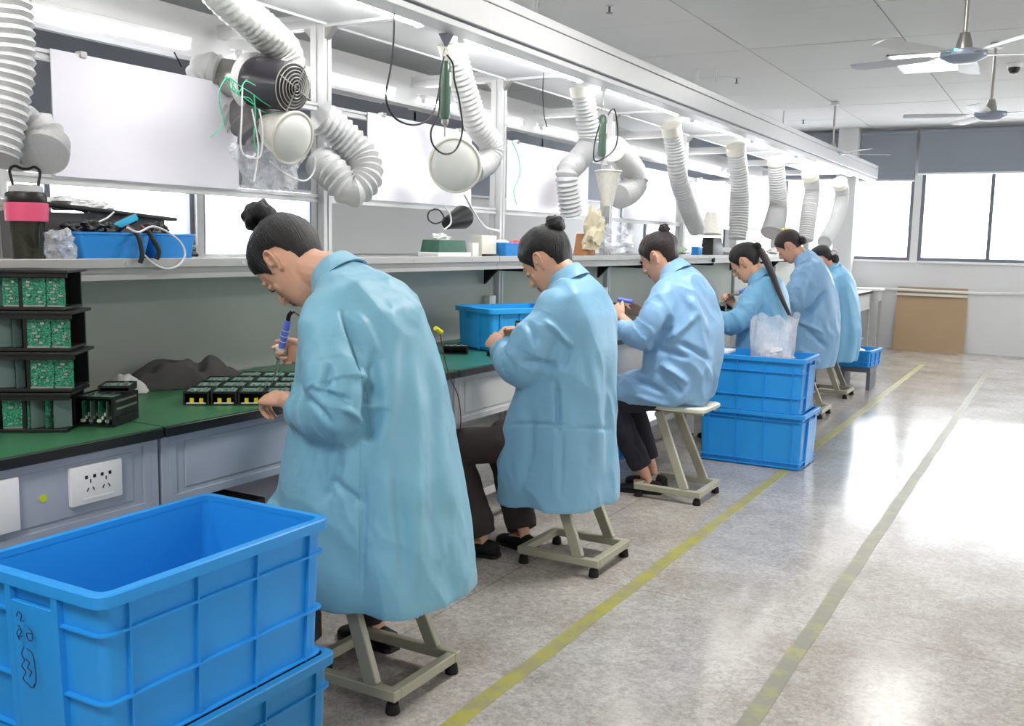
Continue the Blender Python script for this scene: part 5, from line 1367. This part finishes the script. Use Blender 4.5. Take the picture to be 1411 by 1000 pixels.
def person(label, base, head, coat, arms, legs, hair, cmat, seed, voxel=.0042, cvox=.009, skin=M_skin, pants=M_dark, shoes=M_rubber, extra=None):
    t = thing('person', label, 'person', base)
    H = Head(*head[0], **head[1])
    mb = MB(); H.mesh(mb)
    R_ = coat['rings']; cy = coat['cy']
    nb = V((R_[0][0], cy, R_[0][1]))
    S = H.S
    nk = H.w((-.030, 0, -.075))
    mb.tube(spline([nb+V((.01, 0, -.06)), nb+V((.0, 0, .0)), nk, H.w((-.022, 0, -.03))], .01), .053*S, 18)
    # trunk, inside the coat
    mb.rings([oval((r[0], cy+(r[5] if len(r) > 5 else 0), r[1]), r[2]*k1, r[3]*k1, r[4], coat.get('yaw', 0), 20) for r, k1 in zip(R_[:6], (.55, .6, .68, .70, .68, .62))])
    hipz = .60; hip = V((coat['hip'][0], cy, coat['hip'][1]))
    mb.ell(hip, .13, .16, .10, 10)
    for (wr, el, shd, d, n, right, kw) in arms:
        mb.tube(spline([V(shd), V(el), V(wr)], .03), list(np.linspace(.045, .026, len(spline([V(shd), V(el), V(wr)], .03)))), 14)
        hand_mb(mb, wr, d, n, right, **kw)
    tr = MB()
    for lg in legs:
        hp_, kn, an = V(lg['hip']), V(lg['knee']), V(lg['ankle'])
        sp = spline([hp_, hp_.lerp(kn, .6), kn, kn.lerp(an, .5), an], .03)
        kk = np.linspace(0, 1, len(sp)); mb.tube(sp, list(np.interp(kk, [0, .5, 1], [.065, .048, .03])), 12)
        td = V(lg.get('toe', (-1, 0, 0))).normalized(); mb.tube([an, V((an.x, an.y, .055))-td*.03, V((an.x, an.y, .045))+td*.06], [.031, .030, .026], 12)
        if lg.get('pants', True):
            an2 = an+(kn-an).normalized()*(lg.get('cuff', .0)-.015); sp = spline([hp_, hp_.lerp(kn, .6), kn, kn.lerp(an2, .5), an2], .03); kk = np.linspace(0, 1, len(sp))
            rr = [float(np.interp(q, [0, .45, .55, 1], [.086, .080, .075, lg.get('hemr', .062)]))*(1+.07*noise.noise(V((q*13, seed, 1)))) for q in kk]
            tr.tube(sp, rr, 20)
    me, co, ed = remesh(mb, voxel, 4); setco(me, co)
    body = finish('body', me, [skin, M_lip, M_hair], t)
    # lips, brows by place on the face
    inv = H.M.transposed(); off = V(t.location)
    for p in me.polygons:
        c = (inv @ (p.center+off-H.C))/S
        if c.x > .07 and abs(c.y) < .021 and -.077 < c.z < -.053 and p.normal.dot(H.f) > .2: p.material_index = 1
        if c.x > .06 and .012 < abs(c.y) < .045 and .0225-.12*(abs(c.y)-.03)**1 < c.z < .0285-.12*(abs(c.y)-.03): p.material_index = 2
    for q in (-1, 1):
        e = MB().tube(spline([H.w((.0845, q*.018, -.002)), H.w((.0865, q*.030, -.005)), H.w((.0805, q*.043, -.002))], .003), .0018*S, 6).build('eyelashes', M_eye, t, smooth=True)
    if tr.v:
        me, co, ed = remesh(tr, .012, 3); nn_ = np.array([noise.noise(V((c[0]*9, c[1]*9, c[2]*16+seed)))*.008 for c in co]); setco(me, co); co = co+normals(me)*nn_[:, None]; setco(me, co)
        finish('trousers', me, [pants], t)
    for lg in legs:
        if lg.get('shoe', True): shoe((lg['ankle'][0], lg['ankle'][1], 0), lg.get('toe', (-1, 0, 0)), t, shoes)
    ct = coat_mesh(t, coat, cmat, cvox, seed)
    # collar
    c0 = V((R_[0][0], cy, R_[0][1])); tl = R_[0][4]; tt = R(tl); ax = V((-math.sin(tt), 0, math.cos(tt)))
    rs = []
    kc = coat.get('collar', 1.0)
    for (dr, h) in ((.058, -.02), (.060, .024), (.066, .030), (.072, .026), (.094, -.022), (.098, -.030), (.090, -.030), (.070, .004), (.066, -.02)):
        ring = oval(c0+ax*h*kc, dr*kc, (dr+.004)*kc, tl, coat.get('yaw', 0), 36, e=2.1)
        rs.append([p+ax*.010*math.cos(2*math.pi*j/36) for j, p in enumerate(ring)])
    MB().rings(rs, False, False, True).build('collar', cmat, t, smooth=True)
    # hair
    hb = hair['bun']; hm = hair.get('mat', M_hair)
    h_ = H.hair(t, hb, hm, **hair.get('kw', {}))
    if hair.get('r'): bun(hb, hair['r'], hm, t, seed=seed, ax=(V(hb)-H.C))
    for (c_, r_) in hair.get('more', []): bun(c_, r_, hm, t, seed=seed+2, ax=(V(c_)-H.C))
    if hair.get('tie'):
        A = (V(hb)-H.C).normalized(); e1 = A.orthogonal().normalized(); e2 = A.cross(e1); cc = V(hb)-A*hair['r']*.95
        MB().tube([cc+(e1*math.cos(q*math.pi/10)+e2*math.sin(q*math.pi/10))*hair['r']*.62 for q in range(20)], .008, 8, closed=True).build('hair_tie', hair['tie'], t, smooth=True)
    random.seed(seed); W = []
    for k in range(16):
        if k < 9: a, z, ln = random.uniform(135, 225), -.070, random.uniform(.012, .035)
        elif k < 13: a, z, ln = random.choice((-1, 1))*random.uniform(68, 76), -.004, random.uniform(.012, .022)
        else: continue
        p = hpt(R(a), z, .003); p2 = hpt(R(a+random.uniform(-3, 3)), z-ln*.5, .004); p3 = hpt(R(a+random.uniform(-6, 6)), z-ln, .003)
        W.append([H.w(p), H.w(p2), H.w(p3)])
    for k in range(7):
        a = V((random.uniform(-1, 1), random.uniform(-1, 1), random.uniform(-.2, 1))).normalized(); c_ = a.orthogonal().normalized()
        b0 = V(hb)+a*(hair.get('r') or .03)*.98; W.append([b0, b0+a*.005+c_*.006, b0+a*.006+c_*.014])
    wisps(W, hm, t)
    if extra: extra(t, H, ct)
    return t, H, ct
COATA = mk_coat('coat_cloth_aqua', (.49, .71, .80)); COATB = mk_coat('coat_cloth_blue', (.51, .71, .83)); COATC = mk_coat('coat_cloth_pale_blue', (.53, .70, .85)); COATD = mk_coat('coat_cloth_sky_blue', (.46, .69, .84))
# ---- nearest worker
p1 = dict(cy=2.36, yaw=0, hem=.25, hip=(-1.80, .56), wr=.9,
    rings=[(-1.960, 1.238, .068, .072, 42), (-1.925, 1.205, .092, .125, 42), (-1.885, 1.160, .130, .195, 38), (-1.850, 1.070, .175, .225, 28), (-1.825, .940, .205, .235, 14), (-1.815, .78, .235, .245, 5), (-1.815, .62, .285, .258, 0), (-1.815, .45, .315, .268, 0), (-1.800, .27, .305, .262, 0)],
    sleeves=[[(-1.865, 2.215, 1.125, .085), (-1.79, 2.135, 1.00, .096), (-1.745, 2.11, .90, .100), (-1.80, 2.12, .855, .092), (-1.90, 2.155, .848, .074), (-1.985, 2.185, .857, .050)],
             [(-1.875, 2.50, 1.13, .085), (-1.86, 2.60, 1.01, .095), (-1.92, 2.60, .93, .090), (-2.04, 2.565, .94, .075), (-2.17, 2.53, .962, .048)]],
    extra=[[(-1.86, 2.24, .48, .13), (-2.07, 2.23, .47, .115)], [(-1.86, 2.46, .48, .13), (-2.07, 2.47, .47, .115)]],
    folds=[(470, 425, 505, 520, 5, -.022), (505, 520, 520, 560, 7, -.012), (490, 430, 520, 500, 7, .012), (525, 560, 505, 610, 6, -.014), (440, 540, 490, 555, 5, -.012), (410, 540, 460, 590, 5, -.010), (425, 530, 475, 545, 4, .010),
           (455, 500, 440, 545, 5, -.012), (470, 560, 510, 590, 5, .010), (470, 620, 440, 700, 8, -.012), (450, 660, 500, 700, 6, -.010), (500, 640, 495, 830, 4, -.008), (515, 470, 505, 610, 7, -.016), (545, 400, 520, 640, 12, .010), (590, 470, 600, 800, 10, -.010), (565, 450, 570, 820, 10, .010), (625, 560, 640, 790, 8, -.010), (540, 620, 560, 820, 9, -.010)])
def x1(t, H, ct):
    seam(t, ct, [(497, 610), (494, 700), (496, 828)], .0012, COATA)
    seam(t, ct, [(484, 470), (505, 540), (512, 590)], .0012, COATA)
wl, wr_ = V((-2.02, 2.198, .862)), V((-2.205, 2.52, .970))
person('woman in an aqua blue work coat with a high black bun, nearest the camera, soldering', (-1.80, 2.36, 0), (((-2.118, 2.34, 1.268), 58, 0), dict(S=1.17)), p1,
       [(wl, (-1.78, 2.12, .87), (-1.86, 2.22, 1.1), (-.97, .20, .02), (.05, .35, -.9), False, dict(S=1.06, curl=(38, 55, 30), thumb=(40, 30), fcurl=[(22, 30, 20), (45, 55, 30), (50, 60, 35), (55, 60, 35)])),
        (wr_, (-1.92, 2.60, .93), (-1.87, 2.5, 1.1), (-1, -.05, -.12), (.1, -.95, -.1), True, dict(curl=(50, 70, 40), thumb=(30, 50), fcurl=[(35, 60, 35), (60, 75, 40), (65, 75, 40), (70, 75, 40)]))],
       [dict(hip=(-1.84, 2.26, .54), knee=(-2.06, 2.25, .47), ankle=(-2.02, 2.27, .10), toe=(-1, -.1, 0)), dict(hip=(-1.84, 2.46, .54), knee=(-2.06, 2.47, .47), ankle=(-1.93, 2.52, .10), toe=(-1, .1, 0))],
       dict(bun=(-2.262, 2.35, 1.415), r=.050, more=[]), COATA, 1, .0040, .0062, extra=x1)
# ---- second worker
p2 = dict(cy=3.66, yaw=3, hem=.25, hip=(-1.80, .56), wr=1.0,
    rings=[(-1.815, 1.205, .068, .074, 26), (-1.795, 1.175, .09, .13, 26), (-1.780, 1.120, .125, .20, 22), (-1.775, 1.020, .165, .225, 16), (-1.785, .88, .19, .225, 8), (-1.80, .74, .20, .228, 3), (-1.82, .58, .225, .235, 0), (-1.83, .42, .24, .240, 0), (-1.825, .26, .235, .238, 0)],
    sleeves=[[(-1.79, 3.50, 1.09, .082), (-1.83, 3.43, .97, .090), (-1.88, 3.42, .865, .090), (-1.96, 3.46, .87, .078), (-2.05, 3.53, .905, .048)],
             [(-1.79, 3.82, 1.09, .082), (-1.83, 3.90, .97, .085), (-1.92, 3.90, .90, .080), (-2.04, 3.82, .92, .048)]],
    folds=[(748, 440, 790, 480, 4, .016), (785, 470, 772, 510, 6, -.011), (715, 500, 770, 505, 5, -.012), (775, 590, 772, 690, 3, -.005), (700, 585, 790, 588, 3, -.006), (790, 590, 850, 592, 3, -.005), (765, 520, 768, 600, 4, -.012), (810, 470, 820, 640, 8, .008), (835, 480, 840, 680, 7, -.008), (725, 440, 740, 480, 5, -.010), (730, 560, 720, 680, 6, -.010)])
def x2(t, H, ct):
    seam(t, ct, [(768, 520), (762, 600), (760, 695)], .0012, COATB); seam(t, ct, [(706, 588), (760, 590), (815, 588), (842, 589)], .0014, COATB)
person('woman in a light blue work coat holding a circuit board, second along the bench', (-1.80, 3.66, 0), (((-1.897, 3.65, 1.268), 38, -4), dict(S=1.12)), p2,
       [((-2.055, 3.535, .915), (-1.88, 3.44, .87), (-1.80, 3.52, 1.08), (-.75, .45, .25), (.25, .6, -.5), False, dict(curl=(30, 45, 25))),
        ((-2.06, 3.80, .93), (-1.92, 3.88, .90), (-1.80, 3.80, 1.08), (-.75, -.35, .3), (.1, -.5, -.6), True, dict(curl=(30, 45, 25)))],
       [dict(hip=(-1.86, 3.54, .54), knee=(-2.25, 3.50, .455), ankle=(-2.13, 3.52, .10), toe=(-1, -.1, 0), hemr=.075), dict(hip=(-1.86, 3.78, .54), knee=(-2.19, 3.80, .455), ankle=(-2.02, 3.70, .10), toe=(-.8, .3, 0), hemr=.072)],
       dict(bun=(-1.868, 3.65, 1.424), r=.040, tie=mat('lilac_tie', (.72, .66, .86), .6)), COATB, 2, .0042, .0062, extra=x2)
# ---- third worker, coat tucked on the seat
p3 = dict(cy=5.0, yaw=0, hem=.50, hemtol=.002, hip=(-1.80, .58), wr=1.5,
    rings=[(-1.845, 1.215, .068, .074, 30), (-1.82, 1.185, .09, .13, 30), (-1.795, 1.130, .125, .20, 24), (-1.775, 1.03, .165, .222, 18), (-1.765, .90, .19, .222, 8), (-1.77, .77, .20, .228, 3), (-1.785, .65, .205, .230, 0), (-1.80, .545, .20, .225, 0), (-1.80, .512, .17, .205, 0)],
    sleeves=[[(-1.80, 4.84, 1.10, .082), (-1.84, 4.78, .98, .088), (-1.90, 4.77, .88, .088), (-1.99, 4.80, .885, .072), (-2.07, 4.85, .935, .046)],
             [(-1.80, 5.16, 1.10, .082), (-1.85, 5.23, .98, .085), (-1.92, 5.22, .91, .080), (-2.05, 5.14, .945, .048)]],
    extra=[[(-1.80, 4.89, .60, .115), (-2.0, 4.88, .565, .105), (-2.13, 4.87, .545, .085)], [(-1.80, 5.11, .60, .115), (-2.0, 5.12, .565, .105), (-2.13, 5.12, .545, .085)]],
    folds=[(925, 435, 895, 490, 5, -.024), (960, 430, 920, 470, 5, .016), (930, 470, 985, 500, 4, -.016), (910, 500, 950, 530, 4, .018), (905, 510, 940, 545, 4, -.018), (900, 480, 950, 495, 4, -.014), (870, 520, 920, 545, 4, -.016), (875, 545, 930, 560, 3, .012), (940, 400, 985, 470, 6, .010), (885, 480, 930, 450, 4, -.010), (985, 420, 975, 520, 5, -.010)])
person('woman with a dark brown bun in a pale blue coat, third along the bench', (-1.80, 5.0, 0), (((-1.918, 4.99, 1.278), 26, -5), dict(S=1.06)), p3,
       [((-2.075, 4.865, .955), (-1.90, 4.79, .885), (-1.80, 4.86, 1.08), (-.70, .4, .5), (.3, .6, -.3), False, dict(curl=(45, 55, 30))),
        ((-2.06, 5.12, .965), (-1.92, 5.2, .91), (-1.80, 5.14, 1.08), (-.70, -.5, .35), (.2, -.7, -.3), True, dict(curl=(45, 60, 30)))],
       [dict(hip=(-1.86, 4.89, .555), knee=(-2.13, 4.87, .50), ankle=(-1.93, 4.93, .10), toe=(-1, -.2, 0), cuff=.06, hemr=.06), dict(hip=(-1.86, 5.11, .555), knee=(-2.13, 5.12, .50), ankle=(-1.96, 5.10, .10), toe=(-1, .1, 0), cuff=.06, hemr=.06)],
       dict(bun=(-1.900, 4.99, 1.432), r=.030, more=[((-1.903, 4.99, 1.388), .036)], mat=M_hair2, tie=mat('rose_tie', (.66, .38, .42), .6), kw=dict(front=.066)), COATC, 3, .0048, .0062, pants=mat('navy_trousers', (.14, .14, .18), .85, bump=.3))
# ---- fourth worker, long ponytail
p4 = dict(cy=6.72, yaw=0, hem=.50, hip=(-1.80, .56), wr=1.1,
    rings=[(-1.86, 1.145, .066, .072, 34), (-1.84, 1.12, .088, .13, 34), (-1.815, 1.07, .12, .195, 28), (-1.80, .98, .155, .215, 20), (-1.80, .86, .175, .218, 10), (-1.80, .74, .18, .222, 3), (-1.80, .63, .185, .22, 0), (-1.80, .54, .18, .215, 0), (-1.80, .51, .16, .2, 0)],
    sleeves=[[(-1.82, 6.57, 1.04, .080), (-1.86, 6.48, .93, .085), (-1.93, 6.46, .84, .085), (-2.06, 6.48, .85, .068), (-2.17, 6.52, .88, .046)],
             [(-1.82, 6.87, 1.04, .080), (-1.87, 6.95, .94, .082), (-1.95, 6.93, .88, .078), (-2.06, 6.84, .92, .046)]],
    extra=[[(-1.80, 6.61, .59, .11), (-2.10, 6.60, .52, .08)], [(-1.80, 6.83, .59, .11), (-2.10, 6.84, .52, .08)]])
def tail(t, H, ct):
    pts = [at(1043, 342, y=6.72), at(1052, 352, y=6.70), at(1064, 378, y=6.60), at(1076, 408, y=6.52), at(1090, 438, y=6.47)]
    o = MB().tube(spline(pts, .012), [.040*(1-.72*i/ (len(spline(pts, .012))-1))**.8 for i in range(len(spline(pts, .012)))], 14, flat=.6).build('ponytail', M_hair2, t, smooth=True)
    a = o.data.attributes.new('strand', 'FLOAT', 'POINT'); a.data.foreach_set('value', np.array([(i % 14)*.45 for i in range(len(o.data.vertices))], np.float32))
person('woman with a long dark ponytail in a light blue coat, behind the far crates', (-1.80, 6.72, 0), (((-1.945, 6.70, 1.235), 32, -4), dict(S=1.06)), p4,
       [((-2.19, 6.53, .89), (-1.93, 6.47, .85), (-1.82, 6.6, 1.0), (-.8, .5, .1), (.2, .5, -.7), False, dict(curl=(35, 45, 25))),
        ((-2.06, 6.83, .94), (-1.95, 6.9, .88), (-1.82, 6.85, 1.0), (-.5, -.5, .6), (.1, -.8, -.2), True, dict(curl=(45, 60, 30)))],
       [dict(hip=(-1.86, 6.61, .56), knee=(-2.12, 6.60, .48), ankle=(-2.05, 6.62, .10)), dict(hip=(-1.86, 6.83, .56), knee=(-2.12, 6.84, .48), ankle=(-2.05, 6.82, .10))],
       dict(bun=(-1.872, 6.70, 1.352), r=.028), COATD, 4, .006, .009, extra=tail)
# ---- fifth worker
p5 = dict(cy=8.05, yaw=0, hem=.38, hip=(-1.78, .56), wr=1.5,
    rings=[(-1.87, 1.268, .066, .072, 34), (-1.845, 1.24, .088, .13, 34), (-1.82, 1.185, .12, .20, 30), (-1.795, 1.08, .16, .225, 22), (-1.775, .95, .185, .228, 12), (-1.77, .80, .20, .232, 5), (-1.775, .64, .215, .238, 0), (-1.79, .50, .215, .24, 0), (-1.80, .39, .20, .235, 0)],
    sleeves=[[(-1.82, 7.88, 1.15, .085), (-1.85, 7.80, 1.02, .092), (-1.90, 7.79, .90, .092), (-2.02, 7.83, .89, .072), (-2.13, 7.88, .90, .046)],
             [(-1.82, 8.22, 1.15, .085), (-1.88, 8.29, 1.02, .085), (-1.96, 8.26, .93, .080), (-2.10, 8.2, .93, .046)]],
    folds=[(1140, 400, 1100, 440, 4, -.03), (1095, 440, 1135, 460, 3, .025), (1110, 455, 1140, 480, 3, -.02), (1098, 480, 1130, 500, 3, .016)])
def clip5(t, H, ct):
    c = H.w((-.055, 0, .118)); M_c = mat('yellow_hair_clip', (.88, .86, .42), .5)
    mb = MB()
    for k in range(6):
        a = k*math.pi/3; mb.ell(c+V((.022*math.cos(a), .022*math.sin(a), .004)), .019, .019, .014, 6)
    mb.ell(c, .018, .018, .022, 6); mb.build('hair_clip', M_c, t, smooth=True)
person('woman with a yellow hair clip in a wrinkled pale blue coat, fifth along the bench', (-1.80, 8.05, 0), (((-1.985, 8.04, 1.352), 38, 0), dict(S=1.04)), p5,
       [((-2.15, 7.89, .905), (-1.90, 7.8, .9), (-1.82, 7.9, 1.1), (-.8, .5, -.1), (.2, .5, -.7), False, dict(curl=(35, 45, 25))),
        ((-2.12, 8.19, .935), (-1.96, 8.25, .93), (-1.82, 8.2, 1.1), (-.8, -.4, -.1), (.1, -.8, -.3), True, dict(curl=(45, 60, 30)))],
       [dict(hip=(-1.84, 7.94, .56), knee=(-2.12, 7.93, .48), ankle=(-2.08, 7.95, .10)), dict(hip=(-1.84, 8.16, .56), knee=(-2.12, 8.17, .48), ankle=(-2.05, 8.15, .10))],
       dict(bun=(-1.885, 8.04, 1.405), r=.034, mat=M_hair2), COATC, 5, .006, .009, extra=clip5)
# ---- sixth worker
p6 = dict(cy=9.25, yaw=0, hem=.30, hip=(-1.80, .56), wr=.7,
    rings=[(-1.90, 1.165, .066, .072, 34), (-1.87, 1.14, .088, .13, 34), (-1.84, 1.08, .12, .195, 28), (-1.82, .98, .155, .215, 20), (-1.815, .86, .175, .218, 10), (-1.81, .74, .19, .225, 3), (-1.81, .60, .205, .23, 0), (-1.815, .45, .20, .235, 0), (-1.82, .32, .185, .225, 0)],
    sleeves=[[(-1.85, 9.10, 1.05, .080), (-1.88, 9.02, .94, .085), (-1.94, 9.02, .86, .085), (-2.05, 9.06, .87, .068), (-2.13, 9.12, .89, .046)],
             [(-1.85, 9.40, 1.05, .080), (-1.88, 9.48, .94, .082), (-1.95, 9.46, .88, .078), (-2.10, 9.4, .90, .046)]])
def tie6(t, H, ct):
    c = H.w((-.12, 0, -.01)); MB().tube([c+V((.030*math.cos(k*.6283), .0, .030*math.sin(k*.6283))) for k in range(10)], .010, 8, closed=True).build('hair_tie', mat('pale_pink_tie', (.85, .78, .80), .6), t, smooth=True)
person('woman in a plain sky blue coat with a low bun, farthest along the bench', (-1.80, 9.25, 0), (((-1.975, 9.22, 1.235), 38, 0), dict(S=1.04)), p6,
       [((-2.15, 9.13, .895), (-1.94, 9.03, .86), (-1.85, 9.1, 1.0), (-.8, .5, -.1), (.2, .5, -.7), False, dict(curl=(35, 45, 25))),
        ((-2.12, 9.39, .905), (-1.95, 9.44, .88), (-1.85, 9.4, 1.0), (-.8, -.4, -.1), (.1, -.8, -.3), True, dict(curl=(45, 60, 30)))],
       [dict(hip=(-1.86, 9.14, .56), knee=(-2.12, 9.13, .48), ankle=(-2.08, 9.15, .10)), dict(hip=(-1.86, 9.36, .56), knee=(-2.12, 9.37, .48), ankle=(-2.05, 9.35, .10))],
       dict(bun=(-1.86, 9.22, 1.25), r=.040), COATD, 6, .006, .010, extra=tie6)

# ---- things held
def iron(label, top, tip, mt_h):
    a, b = V(top), V(tip); d = (b-a).normalized(); L = (b-a).length
    t = thing('soldering_iron', label, 'soldering iron', top)
    MB().lathe([(.009, 0), (.011, .004), (.0125, L*.15), (.0125, L*.42), (.011, L*.46)], a, d, 20).build('iron_handle', mt_h, t, smooth=True)
    for k in range(3):
        MB().lathe([(.0128, L*(.16+.09*k)), (.0135, L*(.165+.09*k)), (.0128, L*(.17+.09*k))], a, d, 20, False, False).build('grip_ring', M_white, t, smooth=True)
    MB().lathe([(.013, L*.46), (.019, L*.49), (.019, L*.60), (.016, L*.62)], a, d, 20).build('grip_sleeve', mat('grey_rubber_grip', (.70, .72, .70), .6), t, smooth=True)
    MB().lathe([(.014, L*.62), (.014, L*.64), (.006, L*.65)], a, d, 16).build('end_collar', M_black, t, smooth=True)
    MB().lathe([(.0065, L*.64), (.0055, L*.90), (.003, L*.97), (.0008, L)], a, d, 14).build('iron_tip', M_chrome, t, smooth=True)
    MB().tube(spline([a+d*.004, a-d*.02, a-d*.035+V((.012, .0, .0))], .004), .0075, 8).build('cable_boot', M_black, t, smooth=True)
    return t, a, d
t, a, d = iron('blue-handled soldering iron in the nearest worker\'s right hand', at(397, 441, y=2.46), at(378, 521, y=2.49), mat('iron_blue', (.42, .50, .88), .35))
cable('iron_cord', [a-d*.035+V((.012, 0, 0)), at(414, 436, y=2.46), at(428, 448, y=2.47), at(438, 465, y=2.49), (a.x+.15, 2.50, .93), (-2.05, 2.62, .815), (-2.30, 2.66, .806), (-2.7, 2.8, .806)], .0025, mat('dark_red_wire', (.45, .16, .16), .5), 'thin dark red cord running from the blue-handled soldering iron')
module(at(724, 452, y=3.66).x, 3.67, at(724, 452, y=3.66).z-.012, 30, 'green circuit board held in the second worker\'s hands', tilt=38, grp=None, W=.10, D=.08, H=.022, yellow=False)
t = thing('soldering_iron', 'short blue-handled tool in the third worker\'s hands', 'tool', at(862, 415, y=4.98))
MB().tube([at(852, 412, y=4.98), at(872, 416, y=4.98)], .012, 12).build('handle', mat('iron_blue', (.42, .50, .88), .35), t, smooth=True)
MB().tube([at(845, 418, y=4.98), at(862, 424, y=4.98)], .012, 10).build('dark_end', M_black, t, smooth=True)
t, a, d = iron('blue soldering iron held by the ponytailed worker', at(1034, 396, y=6.74), at(1002, 410, y=6.76), mat('iron_blue', (.42, .50, .88), .35))
